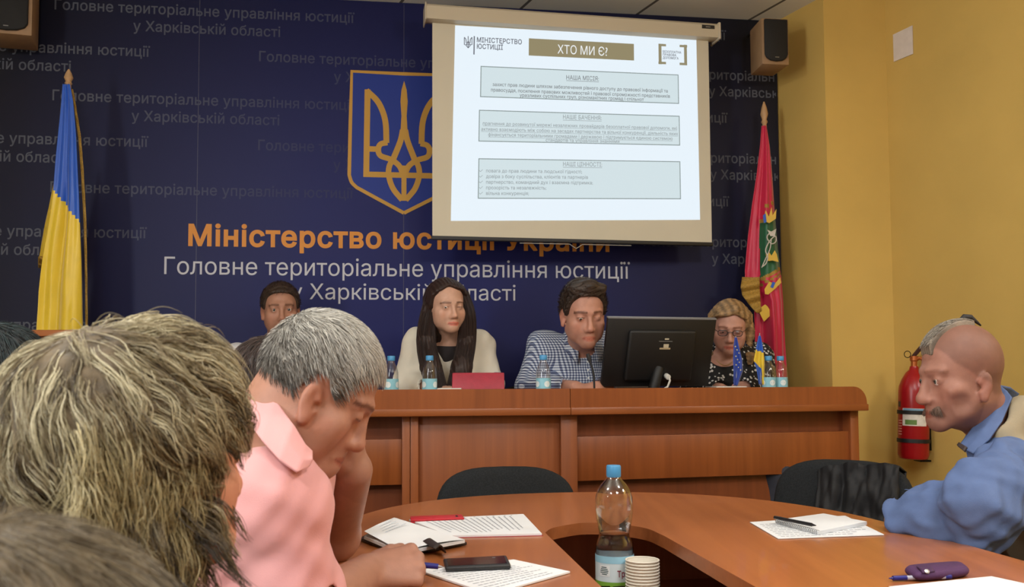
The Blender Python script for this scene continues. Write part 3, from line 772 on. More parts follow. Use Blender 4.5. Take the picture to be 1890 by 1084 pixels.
# blue and yellow flag
def pu(u, v): return 0 if v < 355 + (u - 105) * 1.17 else 1
uf, ucl = flag('tall blue and yellow satin flag on a wooden pole at the left of the stage', 3.92, (127, 128), (126, 160),
    [(158, 120, 133), (190, 118, 139), (250, 113, 145), (310, 108, 149), (360, 104, 152), (420, 97, 154), (480, 88, 156), (540, 80, 157), (600, 76, 158), (700, 72, 160), (780, 72, 161)], [m_ub, m_uy], pu, 1.15, .05, 1.0)
def band(name, t, rows, Y, m, wob=.01, fr=9, th=.004):
    mb = MB(); n = len(rows) - 1
    def f(i, j):
        k = j * n; q = min(int(k), n - 1); w = k - q; a, b_ = rows[q], rows[q + 1]
        v = a[0] * (1 - w) + b_[0] * w; u0 = a[1] * (1 - w) + b_[1] * w; u1 = a[2] * (1 - w) + b_[2] * w
        return at(u0 + (u1 - u0) * i, v, Y + wob * math.sin(fr * j * 3 + i * 2))
    mb.grid(f, 8, 40); return mb.build(name, m, t, smooth=80, solid=th)
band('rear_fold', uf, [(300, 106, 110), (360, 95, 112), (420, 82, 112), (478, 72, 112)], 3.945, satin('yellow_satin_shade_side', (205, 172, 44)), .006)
band('fringe', uf, [(474, 71, 90), (486, 70.5, 90), (494, 71, 88)], 3.935, m_gold, .004, 40)
band('fringe', uf, [(165, 131, 135), (200, 137, 141), (250, 144, 149), (310, 149, 154), (400, 154, 159), (500, 157, 161), (620, 158, 162)], 3.925, m_gold, .004, 60)
# crimson regional flag with emblem
def pr(u, v):
    w = v - (u - 1410) * -.55
    if u < 1400: return 0
    if 382 < w < 386 + 0 and u > 1404: return 2
    if 408 - 4 < w < 516:
        e = (w - 404) / 112
        if e < .06 or e > .94: return 2
        return 1
    if 520 < w < 524: return 2
    return 0
rf, rcl = flag('tall crimson flag with a green and gold emblem beside the yellow pillar', 4.5, (1410, 188), (1408.5, 234),
    [(234, 1404, 1413), (270, 1401, 1419), (320, 1395, 1424), (380, 1386, 1429), (440, 1379, 1435), (500, 1374, 1441), (515, 1374, 1443), (560, 1391, 1447), (620, 1393, 1450), (700, 1395, 1453), (780, 1396, 1455)], [m_red, m_gr, m_gold], pr, 1.3, .05, 2.2)
def patch(name, par, Y, polys, m, dy=-.075):
    for poly in polys:
        mb = MB(); mb.prism([(0, i) for i in range(len(poly))], 0, .002, lambda a, b_, h: at(poly[int(b_)][0], poly[int(b_)][1], Y + dy + h)); mb.build(name, m, par, smooth=0)
m_gy = satin('emblem_gold', (214, 176, 58)); m_sil = satin('emblem_silver', (196, 190, 180))
patch('emblem_wreath', rf, 4.5, [[(1409, 408), (1413, 388), (1419, 400), (1424, 382), (1426, 398), (1433, 386), (1432, 404), (1420, 412)], [(1411, 534), (1420, 520), (1430, 524), (1440, 512), (1442, 522), (1430, 534), (1418, 544), (1412, 543)], [(1418, 482), (1413, 470), (1420, 466), (1424, 472), (1430, 462), (1434, 470), (1437, 484), (1426, 481)]], m_gy)
patch('emblem_blue_leaf', rf, 4.5, [[(1410, 412), (1408, 398), (1413, 394), (1415, 410)], [(1422, 530), (1426, 520), (1431, 522), (1427, 532)]], m_ub, -.078)
mb = MB(); mb.tube([at(u, v, 4.5 - .08) for u, v in curve([(1432, 424), (1419, 432), (1416, 440), (1424, 450), (1432, 446), (1431, 436), (1420, 446), (1413, 462), (1417, 474), (1414, 486), (1408, 492)], 6)], .0028, 6)
mb.tube([at(u, v, 4.5 - .081) for u, v in curve([(1424, 440), (1421, 460), (1412, 480), (1406, 494)], 6)], .0025, 6)
mb.add([at(u, v, 4.5 - .08) for u, v in ((1422, 436), (1416, 424), (1426, 429), (1433, 422), (1430, 436))], [(0, 1, 2, 3, 4)])
mb.build('emblem_staff', m_sil, rf)
patch('gold_hem_patch', rf, 4.5, [[(1399, 572), (1412, 562), (1417, 566), (1425, 580), (1410, 594)]], m_gy, -.06)
band('hem_fringe', rf, [(512, 1370, 1402), (530, 1367, 1402), (545, 1370, 1403), (562, 1382, 1404), (578, 1396, 1406)], 4.44, m_gold, .012, 6)
# ================================================================== FIRE EXTINGUISHER
m_er = mat('red_enamel', (156, 18, 24), .28, var=.05, scale=6); m_blk = mat('black_rubber', (22, 22, 24), .55)
ec = rw(1681.5, 765, .1); EYY = ec.y
ez = lambda v: at(1681, v, EYY).z
fe = thing('fire_extinguisher', 'red fire extinguisher with black straps hanging on the yellow wall behind the mohawk man', 'fire extinguisher', (ec.x, ec.y, ez(848)), 0)
tilt = Matrix.Rotation(math.radians(2.2), 3, 'Y'); eb = Vector((ec.x + .004, ec.y, ez(848)))
def E_(p): return eb + tilt @ Vector(p)
H = ez(692) - ez(848); er = .067
mb = MB(); mb.lathe([(er * .7, 0), (er * .9, .004), (er, .02), (er, H * .80), (er * .96, H * .86), (er * .8, H * .94), (er * .55, H * 1.02), (er * .32, H * 1.06), (er * .27, H * 1.10)], 40, eb, tilt); mb.build('cylinder', m_er, fe, smooth=50)
def wrap(mb, a0, a1, z0, z1, r, m=0, n=14):
    mb.grid(lambda i, j: E_((r * math.cos(a0 + (a1 - a0) * i), r * math.sin(a0 + (a1 - a0) * i), z0 + (z1 - z0) * j)), n, 1, m)
HZ = lambda v: (848 - v) / (848 - 692) * H
for v0, v1 in ((765, 758), (817, 810)):
    mb = MB(); mb.lathe([(er + .0005, HZ(v0)), (er + .004, HZ(v0)), (er + .004, HZ(v1)), (er + .0005, HZ(v1))], 40, eb, tilt, cap=False); mb.build('strap', m_blk, fe, smooth=30)
fa = math.atan2(-ec.y, -ec.x)
mb = MB(); wrap(mb, fa - .75, fa + .9, HZ(786), HZ(754), er + .0008); lb = mb.build('label', mat('label_white', (222, 216, 206), .5, var=.1, scale=60), fe)
for nm, rgb, a0, a1, v0, v1 in (('label_blue_band', (120, 160, 190), -.7, .88, 759, 754.5), ('label_green_panel', (96, 130, 62), -.55, .2, 784, 775)):
    mb = MB(); wrap(mb, fa + a0, fa + a1, HZ(v0), HZ(v1), er + .0012); mb.build(nm, mat(nm, rgb, .5), lb)
mb = MB(); wrap(mb, fa - 1.25, fa - .95, HZ(752), HZ(742), er + .0008); mb.build('instruction_sticker', mat('dark_sticker', (50, 40, 40), .5), fe)
mb = MB()
for k in range(6): wrap(mb, fa - 1.2, fa - .8, HZ(776 + 5 * k), HZ(778 + 5 * k), er + .0008, 0, 4)
o = mb.build('instruction_print', mat('faint_print', (205, 140, 130), .5), fe); o['kind'] = 'stuff'
m_br = mat('brass_valve', (176, 96, 44), .4, .5)
mb = MB(); mb.lathe([(.014, H * 1.08), (.014, H * 1.16), (.019, H * 1.17), (.019, H * 1.22), (.008, H * 1.23)], 16, eb, tilt); mb.build('valve', m_br, fe, smooth=40)
mb = MB(); mb.tube([E_((-.012, 0, H * 1.19)), E_((.002, -.01, H * 1.25)), E_((.02, -.03, H * 1.33)), E_((.034, -.04, H * 1.36))], [.009, .009, .01, .007], 8); mb.build('lever', mat('dark_lever', (66, 34, 26), .5), fe)
mb = MB(); mb.tube([E_((-.004, 0, H * 1.17)), E_((.02, -.02, H * 1.2)), E_((.036, -.03, H * 1.15))], [.008, .008, .006], 8); mb.build('handle', m_br, fe)
mb = MB(); mb.tube([E_((-.035 + .015 * math.cos(a), -.01, H * 1.24 + .015 * math.sin(a))) for a in [2 * PI * k / 16 for k in range(16)]], .0018, 6, closed=True); mb.build('safety_ring', m_fmet, fe)
mb = MB(); mb.box(E_((.02, 0, -.006)) + RN * -.03, (.05, .07, .008), None); mb.build('wall_hook', m_fmet, fe)
mb = MB(); q = E_((0, 0, H * .5)) - RN * (er + .006); mb.box(q, (.012, .05, H * .8), Matrix.Rotation(math.atan2(RN.y, RN.x), 3, 'Z')); mb.build('wall_bracket', m_fmet, fe)

# ================================================================== BOTTLES, CUPS
m_cap = mat('blue_cap', (72, 150, 202), .4); m_lab = mat('pale_blue_label', (140, 198, 214), .45)
def pet(name, tint=(.96, .98, 1.0), refl=.12):
    m, nt, b = new_mat(name); out = nt.nodes['Material Output']
    tr = nt.nodes.new('ShaderNodeBsdfTransparent'); tr.inputs[0].default_value = (*tint, 1)
    gl = nt.nodes.new('ShaderNodeBsdfGlossy'); gl.inputs['Roughness'].default_value = .06
    lw = nt.nodes.new('ShaderNodeLayerWeight'); lw.inputs['Blend'].default_value = .35
    mx = nt.nodes.new('ShaderNodeMixShader'); ma = nt.nodes.new('ShaderNodeMath'); ma.operation = 'MULTIPLY_ADD'; ma.inputs[1].default_value = .7; ma.inputs[2].default_value = refl * .4
    nt.links.new(lw.outputs['Facing'], ma.inputs[0]); nt.links.new(ma.outputs[0], mx.inputs[0])
    nt.links.new(tr.outputs[0], mx.inputs[1]); nt.links.new(gl.outputs[0], mx.inputs[2]); nt.links.new(mx.outputs[0], out.inputs['Surface'])
    return m
m_pet = pet('clear_plastic'); m_water = glass_mat('water', (.97, .985, 1.0), 0.0, 1.33)
def small_bottle(label, group):
    t = thing('water_bottle', label, 'bottle', (0, 0, 0), 0, group); r = .0285
    mb = MB(); mb.lathe([(r * .6, .002), (r * .92, .001), (r, .01), (r, .05), (r * .96, .055), (r, .06), (r, .125), (r * .97, .137), (r * .82, .153), (r * .58, .166), (.0125, .175), (.0125, .186)], 28, cap=False); mb.build('body', m_pet, t, smooth=60)
    mb = MB(); mb.lathe([(0, .003), (r * .9, .004), (r * .95, .012), (r * .95, .098), (0, .0982)], 24, cap=False); mb.build('water', m_water, t, smooth=50)
    mb = MB(); mb.lathe([(.0145, .181), (.0152, .183), (.0152, .198), (.0138, .2), (.0, .2002)], 24, cap=False); mb.build('cap', m_cap, t, smooth=40)
    mb = MB(); mb.lathe([(r + .0006, .064), (r + .0006, .110)], 28, cap=False); lb = mb.build('label', m_lab, t, smooth=50)
    mb = MB()
    for a in (-1.9, -.4, 1.1, 2.6):
        mb.grid(lambda i, j, a=a: Vector(((r + .0011) * math.cos(a + .42 * math.cos(2 * PI * i) * j), (r + .0011) * math.sin(a + .42 * math.cos(2 * PI * i) * j), .087 + .012 * math.sin(2 * PI * i) * j)), 16, 1)
    mb.build('emblem', mat('label_white_oval', (226, 236, 236), .5), lb, smooth=0)
    return t
spots = [(722, 3.62, 'leftmost small water bottle on the counter, left of the white jacket'), (793, 3.60, 'small water bottle with pale blue label in front of the woman in white'), (1003, 3.60, 'small water bottle in front of the man in the checked shirt'), (1419, 3.90, 'left one of two small water bottles at the right end, beside the little flag'), (1441, 3.93, 'rightmost small water bottle on the counter, before the crimson flag')]
bt0 = small_bottle('', 'small water bottles on the presidium counter')
for i, (u, Y, lab) in enumerate(spots):
    o = bt0 if i == 0 else copy_tree(bt0)
    zt_ = at(u, 658.5, Y).z; p = at(u, 700, Y); o.location = (p.x, p.y, DESK); o.rotation_euler = (0, 0, i * 1.3); o['label'] = lab
    o.scale = (1, 1, 1)
# large bottle in the hollow
BB = at(1134, 1000, 2.09); bz = SHELF; BH = at(1134, 859, 2.09).z - bz
bb = thing('large_water_bottle', 'large clear water bottle with blue cap standing in the hollow of the oval table', 'bottle', (BB.x, BB.y, bz))
k = BH / .33; r = .0425
pf = [(.026, .004), (.036, 0), (.0415, .008), (r, .02), (r, .10), (r, .131), (r, .148), (r * .975, .156), (r * .91, .164), (r * .84, .171), (r * .80, .178), (r * .80, .183), (r * .86, .192), (r * .93, .206), (r * .98, .223), (r * 1.0, .243), (r * .97, .261), (r * .86, .277), (r * .66, .289), (.0185, .299), (.0140, .306), (.0140, .318)]
mb = MB(); mb.lathe([(a, z * k + bz) for a, z in pf], 40, (BB.x, BB.y, 0), cap=False); mb.build('body', m_pet, bb, smooth=60)
mb = MB(); wl = .271
mb.lathe([(0, bz + .006)] + [(a * .965, z * k + bz + (.002 if z < .01 else 0)) for a, z in pf if z <= wl] + [(r * .90, wl * k + bz), (0, wl * k + bz)], 40, (BB.x, BB.y, 0), cap=False); mb.build('water', m_water, bb, smooth=60)
mb = MB(); mb.lathe([(.0152, bz + .304 * k), (.0165, bz + .307 * k), (.0165, bz + .327 * k), (.015, bz + .33 * k), (0, bz + .3302 * k)], 28, (BB.x, BB.y, 0), cap=False); mb.build('cap', m_cap, bb, smooth=40)
lz = lambda v: at(1134, v, 2.06).z - .002
fb = math.atan2(-BB.y, -BB.x)
def bw(mb, a0, a1, z0, z1, off, m=0, n=20): mb.grid(lambda i, j: Vector((BB.x + (r + off) * math.cos(fb + a0 + (a1 - a0) * i), BB.y + (r + off) * math.sin(fb + a0 + (a1 - a0) * i), z0 + (z1 - z0) * j)), n, 1, m)
L0, L1 = bz + .028, lz(1025)
mb = MB(); bw(mb, -PI, PI, L0, L1, .0006, 0, 48)
lb = mb.build('label', mat('label_pale', (208, 222, 228), .45), bb, smooth=60)
mb = MB(); bw(mb, -PI, PI, lz(1038), L1, .0009, 0, 48); mb.build('label_blue_band', mat('label_sky', (150, 200, 222), .45), lb, smooth=60)
mb = MB(); bw(mb, -PI, PI, L0, lz(1072), .0009, 0, 48); mb.build('label_green_band', mat('label_grass', (120, 168, 60), .45), lb, smooth=60)
mb = MB(); bw(mb, -.85, -.25, lz(1062), lz(1041), .0010, 0); mb.build('label_white_panel', mat('label_white2', (226, 232, 234), .5), lb, smooth=60)
mb = MB()
for kk, (a0, a1) in enumerate(((-.72, -.42), (-.76, -.36), (-.8, -.32), (-.8, -.34), (-.7, -.4))): bw(mb, a0, a1, lz(1046 + 3.2 * kk), lz(1044.4 + 3.2 * kk), .0013, 0, 6)
o = mb.build('label_fine_print', mat('label_fine_print', (60, 90, 92), .5), lb); o['kind'] = 'stuff'
vs, fs = text2d('Трускавецька', .014, .02)
mb = MB(); mb.add([Vector((BB.x + (r + .0013) * math.cos(fb + .12 + x / r), BB.y + (r + .0013) * math.sin(fb + .12 + x / r), lz(1062) + y * 1.35)) for x, y in vs], fs); mb.build('label_lettering', mat('label_wine_red', (132, 42, 66), .5), lb, smooth=0)
# nested paper cups
CU = at(1185, 1000, 2.02); m_cup = mat('white_paper_cup', (226, 220, 206), .6)
def cup(label):
    t = thing('paper_cup', label, 'cup', (CU.x, CU.y, SHELF), 0, 'nested paper cups'); R1, R0, hh = .0355, .0255, .078
    mb = MB(); mb.lathe([(0, .004), (R0 - .001, .004), (R0, 0), (R1 - .001, hh - .001)], 36, (CU.x, CU.y, SHELF), cap=False)
    mb.lathe([(R1 - .0018, hh - .001), (R0 - .001, .006), (0, .006)], 36, (CU.x, CU.y, SHELF), cap=False); mb.build('cup_wall', m_cup, t, smooth=50)
    mb = MB(); mb.tube([Vector((CU.x + R1 * math.cos(a), CU.y + R1 * math.sin(a), SHELF + hh)) for a in [2 * PI * i / 40 for i in range(40)]], .0018, 8, closed=True); mb.build('rim', m_cup, t)
    return t
cp = cup('white paper cup within the nested stack beside the large bottle')
ztop = at(1185, 1034, 2.02).z; ncup = 10; pitch = (ztop - SHELF - .078) / (ncup - 1)
for i in range(1, ncup):
    o = copy_tree(cp); o.location.z = SHELF + pitch * i
    if i == ncup - 1: o['label'] = 'topmost white paper cup of the nested stack beside the large bottle'
cp['label'] = 'white paper cup at the bottom of the nested stack beside the large bottle'
# black crumpled bag on the shelf before the bottle
mb = MB(); q = at(1126, 1090, 1.98)
mb.grid(lambda i, j: Vector((q.x + .034 * (1 - .5 * j) * math.cos(2 * PI * i) * (1 + .25 * math.sin(6 * PI * i + 3 * j)) + (.014 if i < .5 else -.014) * j, q.y + .022 * (1 - .4 * j) * math.sin(2 * PI * i), SHELF + .001 + (.070 + .020 * math.cos(4 * PI * i)) * j)), 36, 10, closed_u=True)
tag(mb.build('plastic_bag', mat('black_plastic', (14, 14, 16), .35), smooth=60, origin=(q.x, q.y, SHELF)), 'small crumpled black bag at the foot of the large bottle', 'bag')

# ================================================================== THINGS ON THE PRESIDIUM
# monitor, seen from behind
m_mon = mat('black_monitor_plastic', (14, 14, 15), .5, bump=.3, bscale=900); m_sil2 = mat('silver_plastic', (150, 150, 152), .4, .4)
mc = at(1217, 652, 3.72); ma_, mt_ = math.radians(15), math.radians(18)
mon = thing('computer_monitor', 'large black computer monitor seen from behind on the presidium counter', 'monitor', (mc.x, mc.y, DESK), ma_)
MR = Matrix.Rotation(ma_, 3, 'Z') @ Matrix.Rotation(mt_, 3, 'X')
def Mn(x, y, z): return mc + MR @ Vector((x, y, z))
mw, mh = .235, .142
mb = MB(); mb.prism([(-mw, -mh), (mw, -mh), (mw, mh), (-mw, mh)], 0, .02, lambda a, b_, h: Mn(a, h, b_)); mb.build('housing', m_mon, mon, bevel=.004)
mb = MB(); mb.prism([(-mw + .012, -mh + .012), (mw - .012, -mh + .012), (mw - .012, mh - .012), (-mw + .012, mh - .012)], .0201, .0215, lambda a, b_, h: Mn(a, h, b_)); mb.build('screen', mat('dark_glass', (8, 9, 11), .1), mon)
mb = MB(); mb.prism([(-mw * .62, -mh * .8), (mw * .62, -mh * .8), (mw * .62, mh * .7), (-mw * .62, mh * .7)], -.022, .0, lambda a, b_, h: Mn(a * (1 - .0 * h), h, b_)); mb.build('back_hump', m_mon, mon, bevel=.012, seg=3)
mb = MB(); mb.prism([(-mw, mh - .0005), (mw, mh - .0005), (mw, mh + .004), (-mw, mh + .004)], .0, .02, lambda a, b_, h: Mn(a, h, b_)); mb.build('top_edge', m_sil2, mon)
mb = MB(); mb.tube([Mn(0, -.01, -.06), Vector((mc.x - .03, mc.y - .02, DESK + .06)), Vector((mc.x - .03, mc.y + .0, DESK + .012))], .022, 12); mb.build('stand_neck', m_mon, mon)
mb = MB(); mb.lathe([(.1, DESK), (.1, DESK + .008), (.06, DESK + .014)], 32, (mc.x - .03, mc.y + .02, 0)); mb.build('stand_base', m_mon, mon)
m_stk = mat('cream_sticker', (196, 186, 160), .6)
def onback(x0, z0, x1, z1, m, nm, off=-.0235): 
    mb = MB(); mb.prism([(x0, z0), (x1, z0), (x1, z1), (x0, z1)], off, off + .001, lambda a, b_, h: Mn(a, h, b_)); return mb.build(nm, m, mon)
onback(.006, .062, .024, .068, m_stk, 'upper_sticker'); onback(-.018, .054, .04, .057, mat('grey_slot', (110, 110, 108), .5), 'slot')
onback(.004, .026, .026, .044, m_stk, 'serial_sticker'); onback(-.012, .022, .034, .029, mat('tan_sticker', (178, 160, 126), .6), 'code_sticker')
m_cab = mat('white_cable', (214, 212, 204), .5)
mb = MB(); mb.tube([Mn(.03, -.024, -.088), Mn(.03, -.048, -.088)], .0115, 8); mb.build('plug', m_cab, mon, bevel=.002)
mb = MB(); mb.tube([Mn(.034, -.046, -.089), Mn(.036, -.052, -.10), Mn(.028, -.055, -.125), Mn(.0, -.05, -.145), Vector(Mn(-.02, -.04, -.15)) ], .0042, 8); mb.build('cable', m_cab, mon)
# red tablet cover
tc_ = at(883, 704, 3.55); tb = thing('tablet', 'red tablet case standing upright on the counter before the woman in white', 'tablet', (tc_.x, tc_.y, DESK), .05)
TR = Matrix.Rotation(.05, 3, 'Z') @ Matrix.Rotation(math.radians(-16), 3, 'X')
zt_ = at(883, 688.5, 3.58).z - DESK; th_ = zt_ / math.cos(math.radians(16))
def Tb(x, y, z): return Vector((tc_.x, tc_.y, DESK)) + TR @ Vector((x, y, z))
m_rc = mat('red_leatherette', (158, 28, 50), .45, var=.1, scale=60, bump=.3, bscale=400)
mb = MB(); mb.prism([(-.103, .003), (.101, .003), (.101, th_), (-.101, th_)], -.006, .006, lambda a, b_, h: Tb(a, h, b_)); mb.build('cover', m_rc, tb, bevel=.004)
mb = MB(); mb.prism([(.062, th_ + .0002), (.088, th_ + .0002), (.088, th_ + .0022), (.062, th_ + .0022)], -.004, .004, lambda a, b_, h: Tb(a, h, b_)); mb.build('metal_edge', m_sil2, tb)
mb = MB(); mb.prism([(-.096, .012), (.096, .012), (.096, th_ - .006), (-.096, th_ - .006)], .006, .0095, lambda a, b_, h: Tb(a, h, b_)); mb.build('screen', mat('tablet_glass', (12, 12, 14), .1), tb)
# microphone
mp_ = at(1097, 716, 3.58); mic = thing('gooseneck_microphone', 'thin black gooseneck microphone in front of the man in the checked shirt', 'microphone', (mp_.x, mp_.y, DESK))
mb = MB(); mb.lathe([(.045, DESK), (.045, DESK + .02), (.03, DESK + .03), (.012, DESK + .036)], 24, (mp_.x, mp_.y, 0)); mb.build('base', m_mon, mic)
mb = MB(); mb.tube([Vector((mp_.x, mp_.y, DESK + .03))] + [at(u, v, 3.58) for u, v in curve([(1097, 716), (1096, 696), (1093, 680), (1089, 668)], 5)], .004, 8); mb.build('gooseneck', m_mon, mic)
mb = MB(); mb.tube([at(1089.5, 669, 3.58), at(1086, 658, 3.58), at(1084.5, 653, 3.58)], [.006, .0085, .006], 10); mb.build('capsule', mat('mic_mesh', (34, 32, 34), .6, bump=.5, bscale=900), mic)
# papers
def pile(label, u0, u1, v, Y, dz, cat, name, wob=0):
    a, c = at(u0, v, Y), at(u1, v, Y); mb = MB(); n = 5
    for i in range(n): mb.box(((a.x + c.x) / 2 + .003 * math.sin(i * 2.3), Y + .11, DESK + dz * (i + .5) / n), (c.x - a.x, .21, dz / n * .96), Matrix.Rotation(.02 * math.sin(i * 1.7), 3, 'Z'))
    tag(mb.build(name, mat(name + '_paper', (224, 220, 212), .7), smooth=0, origin=((a.x + c.x) / 2, Y + .11, DESK)), label, cat)
pile('pile of white paper on the counter right of the monitor', 1322, 1378, 713, 3.745, .073, 'papers', 'paper_pile')
pile('white booklets lying on the counter between the bottle and red tablet', 806, 850, 716.5, 3.50, .0735, 'papers', 'booklet_pile')
# small table flags
def table_flag(label, u, v0, Y, paint_mats, paint, rows):
    p = at(u, v0, Y); t = thing('table_flag', label, 'flag', (p.x, p.y, DESK))
    mb = MB(); mb.tube([Vector((p.x, p.y, DESK + .005)), p], .0022, 8); mb.build('pole', m_sil2, t)
    mb = MB(); mb.lathe([(.03, DESK), (.03, DESK + .006), (.008, DESK + .014)], 20, (p.x, p.y, 0)); mb.build('base', m_sil2, t)
    mb = MB(); n = len(rows) - 1
    def f(i, j):
        k = j * n; q = min(int(k), n - 1); w = k - q; a, b_ = rows[q], rows[q + 1]
        v = a[0] * (1 - w) + b_[0] * w; u0 = a[1] * (1 - w) + b_[1] * w; u1 = a[2] * (1 - w) + b_[2] * w
        return at(u0 + (u1 - u0) * i, v, Y - .008 - .008 * math.sin(PI * 2.6 * i + 2 * j) * min(1, .3 + j)), (u0 + (u1 - u0) * i, v)
    mb.grid(lambda i, j: f(i, j)[0], 16, 36)
    for j in range(36):
        for i in range(16): mb.m[j * 16 + i] = paint(*f((i + .5) / 16, (j + .5) / 36)[1])
    cl = mb.build('cloth', paint_mats, t, smooth=80, solid=.0012)
    return t, cl, f
m_eu = satin('eu_blue_satin', (36, 66, 160)); m_star = mat('star_yellow', (206, 196, 140), .5)
eu, ecl, ef = table_flag('little blue table flag with pale stars in front of the woman with glasses', 1358, 621, 3.84, [m_eu], lambda u, v: 0, [(623, 1356, 1360), (640, 1354, 1364), (665, 1353, 1370), (685, 1354, 1371), (712, 1354, 1362)])
mb = MB()
for k_ in range(9):
    c = ef(.3 + .4 * (k_ % 3) / 2 + .05 * math.sin(k_), .25 + .06 * k_)[0] + Vector((0, -.004, 0))
    mb.add([c + Vector((.0042 * (1 if q % 2 == 0 else .42) * math.sin(PI * q / 5), -.0, .0042 * (1 if q % 2 == 0 else .42) * math.cos(PI * q / 5))) for q in range(10)], [tuple(range(10))])
o = mb.build('stars', m_star, ecl, smooth=0); o['kind'] = 'stuff'
table_flag('little blue and yellow table flag beside the two bottles at right', 1402, 615, 3.90, [m_ub, m_uy], lambda u, v: 0 if v < 648 + (u - 1400) * .35 or (v > 668 + (u - 1392) * 1.0 and u < 1406) else 1, [(620, 1400, 1404), (640, 1396, 1408), (665, 1391, 1411), (680, 1396, 1411), (710, 1401, 1412)])

# ================================================================== THINGS ON THE TABLE
m_pap = mat('white_paper', (226, 228, 230), .7, var=.02, scale=8); m_ink = mat('grey_print', (164, 168, 174), .7)
def T4(px, z=0.0): return [atz(u, v, TT + .001 + z) + Vector((0, 0, 0)) for u, v in px]
def bil(q, i, j): return (q[0] * (1 - i) + q[1] * i) * (1 - j) + (q[3] * (1 - i) + q[2] * i) * j
def lines(par, q, rows, m, z, x0=.06, x1=.94, y0=.1, y1=.9, vert=False, name='print'):
    mb = MB(); R = random.Random(len(rows) if hasattr(rows, '__len__') else rows)
    for k in range(rows):
        t = y0 + (y1 - y0) * k / max(1, rows - 1); h = (y1 - y0) / rows * .16; x = x0
        xe = x1 - R.random() * .25 * (x1 - x0)
        while x < xe:
            w = .02 + .05 * R.random(); a, c = x, min(x + w, xe)
            pts = [(a, t - h), (c, t - h), (c, t + h), (a, t + h)]
            if vert: pts = [(b_, a_) for a_, b_ in pts]
            mb.add([bil(q, *p_) + Vector((0, 0, z)) for p_ in pts], [(0, 1, 2, 3)]); x = c + .012
    o = mb.build(name, m, par, smooth=0); o['kind'] = 'stuff'; return o
def sheet(name, label, cat, px, t=.002, rows=0, z=0.0, vert=False, m=None, **kw):
    q = T4(px, z + t); mb = MB(); mb.slab(q, t); c = sum(q, Vector()) / 4
    th = thing(name, label, cat, (c.x, c.y, TT + .001 + z)); mb.build('paper', m or m_pap, th, smooth=0)
    if rows: lines(th, q, rows, m_ink, .0003, vert=vert, **kw)
    return th, q
# punched printed sheets with a dark-red underside
sh, q = sheet('document', 'printed white sheets with punched holes lying behind the open notebook', 'papers', [(755, 959), (966, 949), (1000, 985), (828, 989)], .004, 16, x0=.1, x1=.9, y0=.1, y1=.86, vert=True)
mb = MB()
for i in (.1, .17, .3, .36, .45, .55, .66, .72, .82, .88):
    c = bil(q, i, .06) + Vector((0, 0, .0006)); w = .0035 if i in (.17, .3, .45) else .002
    mb.add([c + Vector((w * 1.4 * math.cos(a), w * math.sin(a), 0)) for a in [2 * PI * k / 8 for k in range(8)]], [tuple(range(8))])
o = mb.build('punched_holes', mat('hole_dark', (60, 40, 40), .8), sh, smooth=0); o['kind'] = 'stuff'
mb = MB(); mb.slab([bil(q, *p_) - Vector((0, 0, .0041)) for p_ in ((.02, .02), (1.004, .0), (1.008, 1.02), (.0, 1.02))], .0012); mb.build('red_backing', mat('dull_red_card', (150, 50, 60), .6), sh, smooth=0)
# red slim case
q = T4([(757, 953), (852, 949.5), (857, 956), (758, 960)], .009); rcs = thing('phone_case', 'slim red folded case lying at the far left of the table', 'case', (sum(q, Vector()) / 4).to_tuple()[:2] + (TT + .001,))
mb = MB(); mb.slab(q, .004); mb.slab([p_ - Vector((0, 0, .0045)) for p_ in q], .004); mb.build('cover', mat('red_case_leather', (186, 34, 46), .45, var=.06, scale=80), rcs, bevel=.0015)
mb = MB(); mb.add([bil(q, *p_) + Vector((0, 0, .0004)) for p_ in ((.86, .3), (.9, .3), (.9, .7), (.86, .7))], [(0, 1, 2, 3)]); mb.build('camera_hole', m_blk, rcs, smooth=0)
# open notebook with clasp
nb_px = [(672, 990), (728, 956), (858, 997), (742, 1019)]
nq = T4([(664, 993), (728, 957), (862, 1001), (742, 1023)], .006); nb = thing('notebook', 'open white notebook with dark cover and strap clasp beside the writing hand', 'notebook', ((sum(nq, Vector()) / 4).x, (sum(nq, Vector()) / 4).y, TT + .001))
m_cov = mat('dark_brown_cover', (44, 34, 32), .5, bump=.3, bscale=300)
mb = MB(); mb.slab(nq, .006); mb.build('cover', m_cov, nb, bevel=.0015)
q = T4(nb_px, .014); mb = MB(); nl = 4
for kk in range(nl):
    mb.slab([bil(q, *p_) - Vector((0, 0, .0016 * kk)) for p_ in ((.0 - .002 * (kk % 2), 0), (1, 0), (1, 1), (0 - .002 * (kk % 2), 1))], .0013)
mb.build('page_block', m_pap, nb, smooth=0)
mb = MB(); mb.grid(lambda i, j: bil(q, i, j) + Vector((0, 0, .0006 + .010 * (1 - i) ** 2 * (1 - j) + .004 * math.sin(PI * i))), 14, 10); pg = mb.build('top_page', m_pap, nb, smooth=60)
lines(pg, [x + Vector((0, 0, .008)) for x in q], 4, mat('faint_writing', (190, 198, 206), .7), .0, .25, .8, .08, .3, name='writing')
cq = T4([(781, 1000), (806, 996), (823, 1008), (803, 1014)], .019)
mb = MB(); mb.grid(lambda i, j: bil(cq, i, j) + Vector((0, 0, -.020 * max(0, i - .45) ** 1.4 * 1.6 + .004 * math.sin(PI * i))), 10, 4); mb.build('clasp', m_cov, nb, solid=.003, smooth=60)
